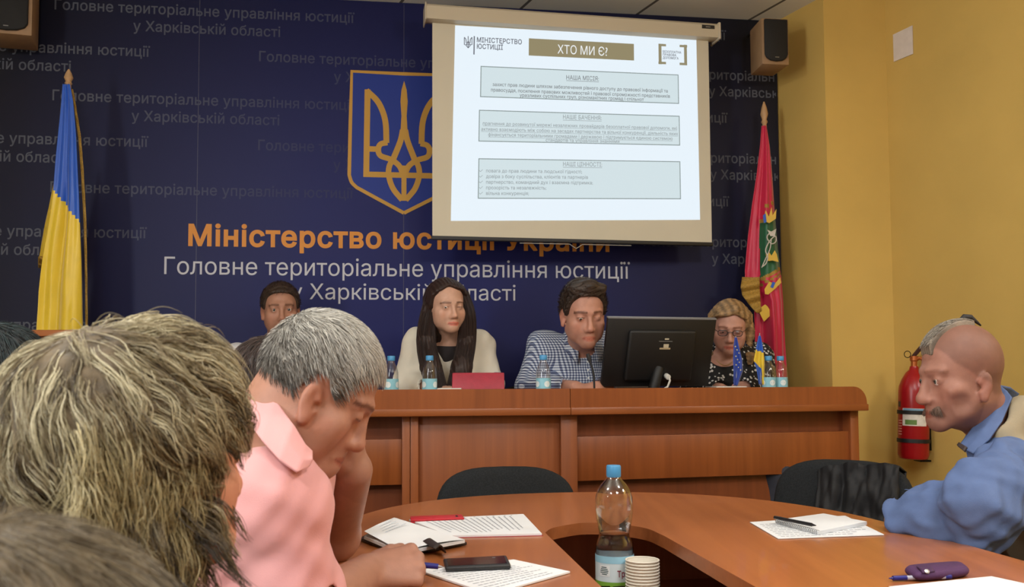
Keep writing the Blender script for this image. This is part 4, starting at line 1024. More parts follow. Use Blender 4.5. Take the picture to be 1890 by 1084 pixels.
# phone
pq = T4([(818, 1031), (935, 1025), (943, 1042), (822, 1047)], .013); pc = sum(pq, Vector()) / 4
ph = thing('mobile_phone', 'black mobile phone lying on the papers near the table slot', 'phone', (pc.x, pc.y, TT + .003))
mb = MB(); mb.slab(pq, .0095); mb.build('body', mat('black_phone_case', (30, 30, 32), .4, bump=.2, bscale=700), ph, bevel=.0035, seg=3)
mb = MB(); mb.slab([bil(pq, *p_) + Vector((0, 0, .0004)) for p_ in ((.05, .1), (.95, .1), (.95, .9), (.05, .9))], .0006); mb.build('screen', mat('phone_glass', (20, 21, 24), .12), ph)
mb = MB(); c = bil(pq, .78, .25) + Vector((0, 0, .0008)); mb.box(c, (.006, .002, .0006)); mb.build('earpiece', m_sil2, ph)
# papers under phone and hand
sheet('document', 'printed white sheet under the black phone at the bottom of the photo', 'papers', [(770, 1052), (948, 1033), (1052, 1055), (905, 1096)], .003, 12, x0=.08, x1=.92, y0=.12, y1=.9)
# right-hand side of the table
sheet('document', 'white printed sheet lying under the spiral notepad', 'papers', [(1384, 964), (1560, 952), (1632, 987), (1436, 994)], .0015, 9, x0=.05, x1=.95, y0=.2, y1=.92)
sq = T4([(1432, 960), (1520, 948), (1600, 963), (1510, 981)], .010); sp_ = thing('spiral_notepad', 'small white spiral notepad with a black pen lying on it', 'notepad', ((sum(sq, Vector()) / 4).x, (sum(sq, Vector()) / 4).y, TT + .003))
mb = MB()
for kk in range(5): mb.slab([bil(sq, *p_) - Vector((0, 0, .0016 * kk)) for p_ in ((0, 0), (1 + .003 * (kk % 2), 0), (1 + .003 * (kk % 2), 1), (0, 1))], .0013)
mb.build('pages', m_pap, sp_, smooth=0)
mb = MB()
for kk in range(24):
    c = bil(sq, .012, (kk + .5) / 24) - Vector((0, 0, .003)); d = (sq[3] - sq[0]).normalized(); n_ = Vector((-d.y, d.x, 0))
    mb.tube([c + n_ * .0048 * math.cos(a) + Vector((0, 0, .0048 * math.sin(a))) for a in [2 * PI * i / 10 for i in range(10)]], .0006, 5, closed=True)
o = mb.build('spiral_wire', mat('wire_metal', (120, 120, 122), .35, .8), sp_); o['kind'] = 'stuff'
def pen(label, a, c, r, parts, name='pen'):
    """a, c = tip and end in world; parts (t0,t1,r0,r1,material,part)"""
    d = c - a; t = thing(name, label, 'pen', ((a + c) / 2).to_tuple())
    for t0, t1, r0, r1, m, nm in parts:
        mb = MB(); mb.tube([a + d * t0, a + d * (t0 * .5 + t1 * .5), a + d * t1], [r0, (r0 + r1) / 2, r1], 12); mb.build(nm, m, t, smooth=50)
m_pb, m_pk = mat('blue_pen_plastic', (34, 36, 120), .35), mat('black_pen_plastic', (24, 23, 26), .35)
m_clr = mat('clear_pen_barrel', (176, 178, 196), .2)
pen('black ballpoint pen resting across the spiral notepad', atz(1506, 970.5, TT + .019), atz(1430, 955.5, TT + .019), .004, [(0, .1, .001, .0035, m_pk, 'tip'), (.1, .85, .0042, .0042, m_pk, 'barrel'), (.85, 1, .0045, .004, m_pk, 'cap')])
pen('clear-barrelled blue ballpoint pen in front of the purple case', atz(1641, 1068, TT + .0055), atz(1755, 1065, TT + .0055), .004, [(0, .08, .001, .003, m_pb, 'tip'), (.06, .28, .0044, .0044, m_pb, 'cap'), (.28, .9, .004, .004, m_clr, 'barrel'), (.9, 1, .0042, .0042, m_pb, 'end_plug')])
uq = T4([(1663, 1043), (1775, 1034), (1794, 1049), (1690, 1059)], .016); uc = sum(uq, Vector()) / 4
pcs = thing('phone_pouch', 'purple soft pouch with a silver snap on the right of the table', 'pouch', (uc.x, uc.y, TT + .001))
mb = MB()
mb.grid(lambda i, j: bil(uq, .5 + .5 * math.cos(2 * PI * i) * abs(math.cos(2 * PI * i)) ** -.55 * (1 - .10 * abs(2 * j - 1) ** 2) if abs(math.cos(2 * PI * i)) > 1e-3 else .5, .5 + .5 * math.copysign(abs(math.sin(2 * PI * i)) ** .45, math.sin(2 * PI * i)) * (1 - .1 * abs(2 * j - 1) ** 2)) + Vector((0, 0, -.0145 + .0145 * j)), 48, 6, closed_u=True)
n_ = 48; mb.add([], []); mb.f += [tuple(range(n_))[::-1], tuple(range(6 * n_, 7 * n_))]; mb.m += [0, 0]
mb.build('pouch_body', mat('purple_fabric', (74, 38, 82), .75, var=.12, scale=120, bump=.4, bscale=600), pcs, smooth=60, bevel=0)
fq = [bil(uq, *p_) + Vector((0, 0, .0008)) for p_ in ((.14, .5), (.34, .55), (.34, .98), (.12, 1.0))]
mb = MB(); mb.grid(lambda i, j: bil(fq, i, j) + Vector((0, 0, .002 - .007 * max(0, j - .6))), 6, 8); mb.build('flap', mat('dark_purple_fabric', (66, 34, 74), .7), pcs, solid=.002, smooth=60)
mb = MB(); sn_ = bil(uq, .2, .96) + Vector((0, -.0015, .001)); mb.lathe([(.0045, 0), (.004, .0015), (0, .0022)], 16, sn_, Matrix.Rotation(math.radians(40), 3, 'X'), cap=False); mb.build('snap_button', mat('steel', (190, 188, 184), .25, .9), pcs)
sheet('document', 'blank white sheet at the bottom right corner of the table', 'papers', [(1640, 1083), (1830, 1064), (1960, 1092), (1800, 1130)], .003)
# ================================================================== PEOPLE: one smooth skin grown from blended volumes
f32 = np.float32
def _axis(segs):
    out = []
    for a, b, h in segs:
        n = max(1, int(round((b - a) / h))); out += list(a + (b - a) * np.arange(n) / n)
    out.append(segs[-1][1]); return np.array(out, f32)
class Field:
    def __init__(s, xs, ys, zs):
        s.ax = [_axis(xs), _axis(ys), _axis(zs)]
        s.D = np.full([len(a) for a in s.ax], .5, f32)
    def sub(s, lo, hi):
        sl = []
        for a, l, h in zip(s.ax, lo, hi):
            i = max(0, int(np.searchsorted(a, l)) - 1); j = min(len(a), int(np.searchsorted(a, h)) + 1)
            if j <= i: return None
            sl.append(slice(i, j))
        X = s.ax[0][sl[0]][:, None, None]; Y = s.ax[1][sl[1]][None, :, None]; Z = s.ax[2][sl[2]][None, None, :]
        return tuple(sl), X, Y, Z
    def mix(s, sl, d, k, op):
        A = s.D[sl]
        if op == 'u':
            h = np.maximum(k - np.abs(A - d), 0) / k if k > 0 else 0
            s.D[sl] = np.minimum(A, d) - h * h * k * .25
        else:                       # carve
            d = -d; h = np.maximum(k - np.abs(A - d), 0) / k if k > 0 else 0
            s.D[sl] = np.maximum(A, d) + h * h * k * .25
    def ell(s, c, r, R=None, k=.015, op='u'):
        c = Vector(c); m = max(r) + k * 1.2 + .03
        g = s.sub([c[i] - m for i in range(3)], [c[i] + m for i in range(3)])
        if g is None: return
        sl, X, Y, Z = g; X = X - f32(c.x); Y = Y - f32(c.y); Z = Z - f32(c.z)
        if R is None: p = (X, Y, Z)
        else:
            T = R.transposed(); p = tuple(f32(T[i][0]) * X + f32(T[i][1]) * Y + f32(T[i][2]) * Z for i in range(3))
        q0 = sum((p[i] / f32(r[i])) ** 2 for i in range(3)); q1 = sum((p[i] / f32(r[i] * r[i])) ** 2 for i in range(3))
        k0 = np.sqrt(q0); k1 = np.sqrt(q1) + f32(1e-6); s.mix(sl, (k0 * (k0 - 1) / k1).astype(f32), k, op)
    def ball(s, c, r, k=.015, op='u'):
        s.ell(c, (r, r, r), None, k, op)
    def cone(s, a, b, ra, rb, k=.015, op='u', flat=None):
        """tapering limb from a to b; flat=(axis, factor) squeezes it along a direction"""
        a, b = Vector(a), Vector(b); m = max(ra, rb) * (1.0 if flat is None else max(1, 1 / flat[1])) + k * 1.2 + .03
        g = s.sub([min(a[i], b[i]) - m for i in range(3)], [max(a[i], b[i]) + m for i in range(3)])
        if g is None: return
        sl, X, Y, Z = g; d = b - a; L2 = max(d.length_squared, 1e-9)
        t = np.clip(((X - f32(a.x)) * f32(d.x) + (Y - f32(a.y)) * f32(d.y) + (Z - f32(a.z)) * f32(d.z)) / f32(L2), 0, 1)
        px = X - (f32(a.x) + t * f32(d.x)); py = Y - (f32(a.y) + t * f32(d.y)); pz = Z - (f32(a.z) + t * f32(d.z))
        q = px * px + py * py + pz * pz
        if flat is not None:
            n, fac = flat; dn = px * f32(n[0]) + py * f32(n[1]) + pz * f32(n[2]); q = q + dn * dn * f32(1 / fac ** 2 - 1)
        s.mix(sl, (np.sqrt(q) - (f32(ra) + t * f32(rb - ra))).astype(f32), k, op)
    def chain(s, pts, rs, k=.02, op='u'):
        for i in range(len(pts) - 1): s.cone(pts[i], pts[i + 1], rs[i], rs[i + 1], k, op)
    def plane(s, p, n, k=.004):
        """keep what lies behind the plane"""
        n = Vector(n).normalized(); X = s.ax[0][:, None, None]; Y = s.ax[1][None, :, None]; Z = s.ax[2][None, None, :]
        d = (X - f32(p[0])) * f32(n[0]) + (Y - f32(p[1])) * f32(n[1]) + (Z - f32(p[2])) * f32(n[2])
        s.D = np.maximum(s.D, d.astype(f32))
    def wrinkle(s, fn):
        """add a displacement fn(X,Y,Z) near the surface"""
        X = s.ax[0][:, None, None]; Y = s.ax[1][None, :, None]; Z = s.ax[2][None, None, :]
        s.D = (s.D + fn(X, Y, Z)).astype(f32)
    def mesh(s, smooth=1):
        D = s.D; D[0] = D[-1] = .1; D[:, 0] = D[:, -1] = .1; D[:, :, 0] = D[:, :, -1] = .1
        S = D < 0; nx, ny, nz = D.shape
        cnt = np.zeros((nx - 1, ny - 1, nz - 1), np.int8)
        for i in (0, 1):
            for j in (0, 1):
                for k in (0, 1): cnt += S[i:nx - 1 + i, j:ny - 1 + j, k:nz - 1 + k]
        I = np.argwhere((cnt > 0) & (cnt < 8)); N = len(I)
        idx = np.full(cnt.shape, -1, np.int32); idx[I[:, 0], I[:, 1], I[:, 2]] = np.arange(N)
        P = np.zeros((N, 3)); C = np.zeros(N); cor = [(i, j, k) for i in (0, 1) for j in (0, 1) for k in (0, 1)]
        for a in cor:
            for ax in range(3):
                if a[ax]: continue
                b = list(a); b[ax] = 1
                A = D[I[:, 0] + a[0], I[:, 1] + a[1], I[:, 2] + a[2]]; B = D[I[:, 0] + b[0], I[:, 1] + b[1], I[:, 2] + b[2]]
                m = (A < 0) != (B < 0); t = np.where(m, A / np.where(m, A - B, 1), 0)
                for q in range(3):
                    pa = s.ax[q][I[:, q] + a[q]]; pb = s.ax[q][I[:, q] + b[q]]
                    P[:, q] += np.where(m, pa + (pb - pa) * t, 0)
                C += m
        P /= C[:, None]; F = []
        for ax in range(3):
            o = [q for q in range(3) if q != ax]; sl0 = [slice(None)] * 3; sl1 = [slice(None)] * 3
            sl0[ax] = slice(0, -1); sl1[ax] = slice(1, None)
            for q in o: sl0[q] = slice(1, -1); sl1[q] = slice(1, -1)
            A, B = S[tuple(sl0)], S[tuple(sl1)]; E = np.argwhere(A != B)
            if not len(E): continue
            fl = A[E[:, 0], E[:, 1], E[:, 2]]
            def cell(d1, d2):
                c = E.copy(); c[:, o[0]] += d1; c[:, o[1]] += d2; return idx[c[:, 0], c[:, 1], c[:, 2]]
            q = np.stack([cell(0, 0), cell(1, 0), cell(1, 1), cell(0, 1)], 1)
            if ax == 1: fl = ~fl
            q[~fl] = q[~fl][:, ::-1]; F.append(q)
        F = np.concatenate(F); F = F[(F >= 0).all(1)]
        for _ in range(smooth):
            acc = np.zeros_like(P); cc = np.zeros(N)
            for i in range(4):
                for j in ((i + 1) % 4, (i - 1) % 4): np.add.at(acc, F[:, i], P[F[:, j]]); np.add.at(cc, F[:, i], 1)
            P = P * .5 + .5 * acc / np.maximum(cc, 1)[:, None]
        return P, F
def np_mesh(name, P, F, mats, parent, tint=None, smooth=True):
    me = bpy.data.meshes.new(name); me.vertices.add(len(P)); me.vertices.foreach_set('co', np.asarray(P, f32).ravel())
    n = F.shape[1]; me.loops.add(F.size); me.loops.foreach_set('vertex_index', F.astype(np.int32).ravel())
    me.polygons.add(len(F)); me.polygons.foreach_set('loop_start', np.arange(0, F.size, n, dtype=np.int32))
    me.update(); me.validate()
    for m in (mats if isinstance(mats, (list, tuple)) else [mats]): me.materials.append(m)
    if smooth: me.polygons.foreach_set('use_smooth', np.ones(len(me.polygons), bool))
    if tint is not None:
        at_ = me.color_attributes.new('tint', 'FLOAT_COLOR', 'POINT')
        at_.data.foreach_set('color', np.concatenate([tint, np.ones((len(P), 1))], 1).astype(f32).ravel())
    return link_mesh(name, me, parent)
def tint_mat(name, rgb, rough=.55, spec=.4, var=.06, scale=60, bump=.15, bscale=300, sss=0.0, sheen=0):
    """surface whose own colour is multiplied by the mesh's colour marks (lips, brows, stubble, strands)"""
    m = mat(name, rgb, rough, spec=spec, var=var, scale=scale, bump=bump, bscale=bscale, sheen=sheen); nt = m.node_tree; b = nt.nodes['Principled BSDF']
    a = nt.nodes.new('ShaderNodeAttribute'); a.attribute_name = 'tint'; mx = nt.nodes.new('ShaderNodeMix'); mx.data_type = 'RGBA'; mx.blend_type = 'MULTIPLY'; mx.inputs[0].default_value = 1
    if b.inputs['Base Color'].links: nt.links.new(b.inputs['Base Color'].links[0].from_socket, mx.inputs[6])
    else: mx.inputs[6].default_value = (*lin(rgb), 1)
    nt.links.new(a.outputs['Color'], mx.inputs[7]); nt.links.new(mx.outputs[2], b.inputs['Base Color'])
    if sss: b.inputs['Subsurface Weight'].default_value = sss; b.inputs['Subsurface Radius'].default_value = (.008, .004, .002)
    return m
class Head:
    """frame: x to the person's right, y forward, z up; origin between the ears at eye height"""
    def __init__(s, pos, yaw, pitch=0, roll=0, sc=(1, 1, 1), **o):
        """yaw: heading of the face in plan (0 = away from the camera, counter-clockwise)"""
        s.R = Matrix.Rotation(yaw, 3, 'Z') @ Matrix.Rotation(pitch, 3, 'X') @ Matrix.Rotation(roll, 3, 'Y'); s.p = Vector(pos); s.sc = sc; s.o = o
    def P(s, x, y, z): return s.p + s.R @ Vector((x * s.sc[0], y * s.sc[1], z * s.sc[2]))
    def loc(s, P):
        q = (np.asarray(P) - np.array(s.p)) @ np.array(s.R); return q / np.array(s.sc)
    def E(s, F, c, r, rot=None, k=.012, op='u'):
        R = s.R if rot is None else s.R @ rot
        F.ell(s.P(*c), tuple(r[i] * s.sc[i] for i in range(3)), R, k, op)
    def K(s, F, a, b, ra, rb, k=.01, op='u'):
        m = (s.sc[0] + s.sc[1] + s.sc[2]) / 3; F.cone(s.P(*a), s.P(*b), ra * m, rb * m, k, op)
    def grow(s, F):
        o = s.o; fem = o.get('fem', 0); jaw = o.get('jaw', 1.0); nose = o.get('nose', 1.0); eo = o.get('eye', .0045); gaunt = o.get('gaunt', 0)
        s.E(F, (0, -.012, .032), (.077, .098, .086), k=.01)
        s.E(F, (0, .018, -.035), (.060 - .003 * gaunt, .066, .078), k=.03)
        for q in (-1, 1):
            s.K(F, (q * .050 * jaw, -.002, -.058), (q * .016, .068, -.098), .017, .014, .022)
            s.E(F, (q * .044, .052, -.026), (.021, .022, .017), k=.02)
            s.K(F, (q * .012, .086, .020), (q * .044, .071, .018), .009 + .002 * (1 - fem), .008, .014)
            s.E(F, (q * .047, .034, -.052), (.020, .034, .034), k=.025)
            if gaunt: s.E(F, (q * .069, .050, -.058), (.015, .024, .018), k=.02, op='c')
        s.E(F, (0, .073, -.098), (.02, .016, .016), k=.016)
        s.K(F, (0, .070, -.05), (0, .078, -.085), .026, .022, .02)
        for q in (-1, 1):
            s.E(F, (q * .033, .099, -.001), (.018, .017, .011), k=.012, op='c')
            s.E(F, (q * .032, .0735, -.001), (.0150, .0150, .0128), k=.005)
            if eo: s.E(F, (q * .032, .0905, -.0015), (.0115, .008, eo), k=.002, op='c')
        s.K(F, (0, .087, .010), (0, .103 * (1 + .04 * (nose - 1)), -.036), .0075, .0105 * nose, .010)
        s.E(F, (0, .103 + .012 * (nose - 1), -.040), (.0125 * nose, .0125 * nose, .0105 * nose), k=.008)
        for q in (-1, 1):
            s.E(F, (q * .0125 * nose, .094, -.045), (.0085, .010, .008), k=.006)
            s.E(F, (q * .006, .099, -.0535), (.0034, .005, .004), k=.003, op='c')
        up = .0055 + .0012 * fem
        for q in (-1, 1):
            s.K(F, (q * .025, .0805, -.0735), (0, .0915, -.0690), .0038, up - .0004, .006); s.K(F, (q * .021, .0805, -.0770), (0, .0900, -.0795), .0042, .0062 + .001 * fem, .006)
            if gaunt:
                s.K(F, (q * .020, .094, -.046), (q * .034, .078, -.088), .0022, .0028, .006, 'c'); s.K(F, (q * .018, .094, -.018), (q * .040, .082, -.022), .0018, .0022, .006, 'c'); s.K(F, (q * .052, .074, -.03), (q * .046, .066, -.078), .002, .003, .008, 'c')
                for zz in (.045, .057): s.K(F, (0, .0905 - .25 * (zz - .03), zz), (q * .04, .078 - .25 * (zz - .03), zz + .003), .0012, .0012, .005, 'c')
        ez = o.get('ear_z', -.012); ey = o.get('ear_y', 0)
        for q in (-1, 1) if o.get('ears', 1) else ():
            Re = Matrix.Rotation(q * .32, 3, 'Z') @ Matrix.Rotation(.22, 3, 'X')
            s.E(F, (q * .0785, -.012 + ey, ez), (.0075, .0175, .031), Re, .006)
            s.E(F, (q * .0875, -.006 + ey, ez + .006), (.0075, .0105, .018), Re, .003, 'c')
            s.E(F, (q * .079, -.006 + ey, ez - .026), (.006, .010, .011), Re, .005); s.E(F, (q * .080, .001 + ey, ez - .003), (.010, .006, .008), None, .002, 'c')
        nk = o.get('neck')
        if nk is not None:
            r = o.get('neck_r', .054 if not fem else .046)
            F.cone(s.P(0, -.035, -.05), nk, r, r * 1.12, .03)
            F.cone(s.P(0, .005, -.075), Vector(nk) + s.R @ Vector((0, .02, .0)), r * .72, r * .85, .03)
    def paint(s, P):
        """colour marks of the face itself"""
        o = s.o; L = s.loc(P); x, y, z = L[:, 0], L[:, 1], L[:, 2]; ax = np.abs(x); T = np.ones((len(P), 3)); fr = y > .05
        def blend(w, c): 
            w = np.clip(w, 0, 1)[:, None]; T[:] = T * (1 - w) + np.array(c) * w
        blend(np.exp(-((ax - .042) ** 2 / .0004 + (z + .035) ** 2 / .0005)) * fr * .5, (1.05, .86, .82))
        blend(np.exp(-(x ** 2 / .0002 + (z + .042) ** 2 / .0003)) * (y > .085) * .45, (1.05, .84, .80))
        w = np.exp(-(((ax - .080) / .012) ** 2)) * (ax > .07) * (np.abs(z + .01) < .045) * .45; blend(w, (1.05, .78, .74))
        st = o.get('stubble', 0)
        if st: blend(st * (np.clip((-.045 - z) / .02, 0, 1)) * (z > -.135) * (y > -.01), (.62, .60, .60))
        cr = o.get('crop')                                   # close-cropped scalp
        if cr is not None:
            line = cr[0](x, y, z); blend(np.clip(line / .008, 0, 1) * cr[2], cr[1])
        lip = o.get('lip', (.95, .62, .58)); lw = .0085 + .001 * o.get('fem', 0)
        w = (np.clip((1.15 - (x / .027) ** 2 - ((z + .074) / lw) ** 2) / .3, 0, 1) * (y > .074))[:, None]; T[:] = T * (1 - w) + T * np.array(lip) * w
        blend((np.abs(z + .0742) < .0014) * (ax < .025) * (y > .074) * .8, (.45, .25, .24))
        bc = o.get('brow', (.22, .18, .16)); bz = .0205 + .05 * (ax - .03) * (1 - ax / .06) - .4 * np.maximum(ax - .042, 0); bt = o.get('brow_t', .0042)
        blend(np.exp(-((z - bz) / bt) ** 4) * (ax > .012) * (ax < .054) * (y > .05) * o.get('brow_w', .95), bc)
        lash = o.get('lash', .6)
        ez = -.001 + (o.get('eye', .0045) * .95) * np.sqrt(np.clip(1 - ((ax - .032) / .0135) ** 2, 0, 1)) * (1 if o.get('eye', .0045) else -1) - (.0 if o.get('eye', .0045) else .004)
        blend(np.exp(-((z - ez) / .0016) ** 2) * (np.abs(ax - .032) < .0135) * (y > .06) * lash, (.12, .08, .07))
        return T
    def eyes(s, par, iris=(70, 52, 38), gaze=(0, 0)):
        if not s.o.get('eye', .0045): return
        for q in (-1, 1):
            c = s.P(q * .032, .0735, -.0015); m = (s.sc[0] + s.sc[2]) / 2; r = .0128 * m; mb = MB()
            look = (s.R @ Vector((math.sin(gaze[0]), math.cos(gaze[0]) * math.cos(gaze[1]), math.sin(gaze[1])))).normalized()
            Rq = look.to_track_quat('Z', 'Y').to_matrix()
            prof = [(r * math.sin(a), r * math.cos(a)) for a in (0, .1, .2, .3, .42, .5, .62, .8, 1.0, 1.3, 1.6, 2.0, 2.6, PI)]
            mb.lathe([(max(a, 0), b_) for a, b_ in prof], 20, c, Rq, cap=False)
            n = 20; mb.m = []
            for i in range(len(prof) - 1): mb.m += [2 if i < 2 else 1 if i < 5 else 0] * n
            mb.build('eye', [M_EYE, mat('iris', iris, .2), M_PUP], par, smooth=60)
M_EYE = mat('eye_white', (206, 196, 188), .25); M_PUP = mat('pupil', (12, 10, 10), .15)
def hand(F, wrist, dirn, back, sc=1.0, side=1, curl=(.5, .6, .65, .7), thumb=(.6, .5), spread=.05, k=.006):
    """wrist point, direction of the knuckles, normal of the back of the hand, side=+1 thumb towards +x of (dir x back)"""
    d = Vector(dirn).normalized(); b = Vector(back); b = (b - d * b.dot(d)).normalized(); x = d.cross(b) * side; w = Vector(wrist)
    def L(a, y, z): return w + (x * a + d * y + b * z) * sc
    kn = [(.031, .088, .002), (.010, .093, .005), (-.011, .089, .003), (-.030, .080, -.002)]
    for i, q in enumerate(kn): F.cone(L(q[0] * .55, .005, 0), L(*q), .0145 * sc, .0108 * sc, .012)
    F.ell(L(0, .05, -.006), (.030 * sc, .036 * sc, .015 * sc), Matrix((x, d, b)).transposed(), .012)
    F.ell(L(.030, .034, -.010), (.014 * sc, .026 * sc, .014 * sc), Matrix((x, d, b)).transposed(), .012)
    lens = [(.043, .027, .021), (.047, .031, .022), (.043, .028, .021), (.034, .021, .019)]
    for i, q in enumerate(kn):
        p = L(*q); a = 0; sp = (1.5 - i) * spread
        for j, ln in enumerate(lens[i]):
            a += curl[i] * (1.25 if j == 0 else 1.15 if j == 1 else .7) * (1 if j else 1)
            dd = d * math.cos(a) - b * math.sin(a) + x * sp * math.cos(a)
            p2 = p + dd.normalized() * ln * sc; F.cone(p, p2, (.0096 - .0009 * j) * sc, (.0088 - .0010 * j) * sc, k if j else .009); p = p2
    p = L(.033, .03, -.008); t0, t1 = thumb
    for j, (ln, r0, r1) in enumerate(((.038, .0125, .0110), (.031, .0108, .0098), (.024, .0098, .0078))):
        a = t0 - .25 * j * t1; dd = x * math.sin(a) + d * math.cos(a) - b * (.35 + t1 * .55 * j)
        p2 = p + dd.normalized() * ln * sc; F.cone(p, p2, r0 * sc, r1 * sc, .008 if j == 0 else .005); p = p2
def strands(name, pts, r, mats, par, tint=None, taper=.25):
    """thin tapering strands along paths pts (N,n,3), triangular section; tint (N,3) linear colour"""
    N, n = pts.shape[:2]
    tg = np.gradient(pts, axis=1); tg /= np.linalg.norm(tg, axis=2, keepdims=True) + 1e-9
    up = RNG.normal(size=(N, 1, 3)); a = np.cross(tg, np.broadcast_to(up, tg.shape)); a /= np.linalg.norm(a, axis=2, keepdims=True) + 1e-9; b = np.cross(tg, a)
    rr = (r * (1 - (1 - taper) * np.linspace(0, 1, n) ** 2))[None, :, None] * (RNG.uniform(.7, 1.3, (N, 1, 1)))
    V = np.stack([pts + rr * (a * math.cos(w) + b * math.sin(w)) for w in (0, 2.094, 4.189)], 2)
    base = (np.arange(N) * n * 3)[:, None, None]; kk = (np.arange(n - 1) * 3)[None, :, None]; cc = np.arange(3)[None, None, :]; c2_ = (cc + 1) % 3
    F = np.stack([base + kk + cc, base + kk + c2_, base + kk + 3 + c2_, base + kk + 3 + cc], -1).reshape(-1, 4)
    T = None if tint is None else np.repeat(tint, n * 3, 0)
    o = np_mesh(name, V.reshape(-1, 3), F, mats, par, T); o['kind'] = 'stuff'; return o
SK_R, SK_C = np.array((.077, .098, .086)), np.array((0, -.012, .032))
def flow(roots, n, length, lift, dirfn, wob=0.0, seed=0):
    """paths growing over the skull: roots (N,3) head-local, length (N,), lift(t) height above the skull"""
    N = len(roots); p = roots.copy(); out = []
    for k in range(n):
        t = k / (n - 1); q = (p - SK_C) / (SK_R + lift(t)); rad = np.linalg.norm(q, axis=1, keepdims=True)
        side = p[:, 2:3] < -.03                                    # below the skull hair hangs instead of following the bone
        proj = SK_C + (p - SK_C) / np.maximum(rad, 1e-6) if True else p
        p = np.where(side, np.where(rad < 1, p * .5 + proj * .5, p), proj)
        out.append(p.copy())
        nrm = q / (SK_R + lift(t)); nrm /= np.linalg.norm(nrm, axis=1, keepdims=True) + 1e-9
        d = dirfn(p, t) + wob * fnoise(p, 55, seed + 3 * t); d = d - nrm * (d * nrm).sum(1, keepdims=True) * np.where(side, .0, 1); d /= np.linalg.norm(d, axis=1, keepdims=True) + 1e-9
        p = p + d * (length / (n - 1))[:, None]
    return np.stack(out, 1)
def clumped(guides, per, spread, taper=.7, curl=.0):
    """several strands following each guide path"""
    M, n = guides.shape[:2]; g = np.repeat(guides, per, 0); N = len(g); t = np.linspace(0, 1, n)[None, :, None]
    off = RNG.normal(size=(N, 1, 3)) * spread; ph = RNG.uniform(0, 6.28, (N, 1, 1))
    return g + off * (1 - taper * t) + curl * t * np.sin(ph + t * 7) * RNG.normal(size=(N, 1, 3))
def skull_points(h, n, keep, lift=0.0, shape=None):
    """random points on the cranium (head-local), kept where keep(x,y,z)"""
    out = []
    while sum(len(q) for q in out) < n:
        d = RNG.normal(size=(n * 3, 3)); d /= np.linalg.norm(d, axis=1, keepdims=True)
        p = d * (np.array((.077, .098, .086)) + lift) + np.array((0, -.012, .032)); p = p[keep(p[:, 0], p[:, 1], p[:, 2])]; out.append(p)
        if not len(p): break
    return np.concatenate(out)[:n]
def to_world(h, L): return np.array(h.p) + (np.asarray(L) * np.array(h.sc)) @ np.array(h.R).T
def dir_world(h, d): return np.asarray(d) @ np.array(h.R).T
def fnoise(P, s, seed=0):
    """smooth pseudo-noise vectors"""
    P = np.asarray(P) * s; o = np.zeros_like(P)
    for q, (a, b, c) in enumerate(((1.0, 1.7, .6), (2.3, -1.1, 1.4), (-1.6, .9, 2.1))):
        ph = seed * 1.7 + q * 2.1
        o[:, 0] += np.sin(a * P[:, 1] + b * P[:, 2] + ph); o[:, 1] += np.sin(b * P[:, 2] + c * P[:, 0] + ph * 1.3); o[:, 2] += np.sin(c * P[:, 0] + a * P[:, 1] + ph * .7)
    return o / 3
HL_Y = [-.12, -.06, -.035, -.012, .006, .018, .034, .05, .066, .09]
HL_MAN = [-.062, -.060, -.035, .022, .022, -.012, -.006, .040, .058, .066]
def hairline(tab, y): return np.interp(y, HL_Y, tab)
def hair_cap(h, par, m, lift=.01, tab=HL_MAN, amp=.002, vox=.003, extra=None, tintfn=None, name='hair', keep=None, freq=120, line_soft=.5):
    """volume of hair over the cranium ending at the hairline"""
    m3 = .155 + lift
    F = Field(*[[(h.p[i] - m3, h.p[i] + m3, vox)] for i in range(3)])
    F.ell(h.P(0, -.012, .032), tuple((SK_R[i] + lift) * h.sc[i] for i in range(3)), h.R, .01)
    if extra: extra(F)
    X, Y, Z = np.meshgrid(*F.ax, indexing='ij'); L = h.loc(np.stack([X.ravel(), Y.ravel(), Z.ravel()], 1)); x, y, z = L[:, 0], L[:, 1], L[:, 2]
    ln = (hairline(tab, y) - z) * line_soft if keep is None else keep(x, y, z)
    d = F.D.ravel() + amp * fnoise(L, freq)[:, 0] + amp * .6 * fnoise(L, freq * 2.3, 2)[:, 1]
    F.D = np.maximum(d, ln).reshape(F.D.shape).astype(f32)
    P, Q = F.mesh(1); T = np.ones((len(P), 3)) if tintfn is None else tintfn(h.loc(P)); return np_mesh(name, P, Q, m, par, T)
def grey_noise(L, a=.25): return np.repeat((1 + a * fnoise(L, 160, 5)[:, :1]), 3, 1)
def torso(F, pel, chest, neck, sl, sr, fwd, o=0.0, k=.05, w=1.0):
    pel, chest, neck, sl, sr, fwd = (Vector(q) for q in (pel, chest, neck, sl, sr, fwd)); fwd.normalize(); mid = pel.lerp(chest, .5)
    F.cone(pel, mid, .16 * w + o, .150 * w + o, k, flat=(fwd, .74)); F.cone(mid, chest, .150 * w + o, .165 * w + o, k, flat=(fwd, .72))
    c = neck.lerp(chest, .45)
    F.cone(chest, c, .16 * w + o, .12 * w + o, k, flat=(fwd, .72))
    for s_ in (sl, sr):
        F.cone(neck - Vector((0, 0, .03)), s_, .050 + o, .058 * w + o, .05); F.cone(chest.lerp(s_, .55), s_.lerp(chest, .25), .085 * w + o, .06 * w + o, .05, flat=(fwd, .8))
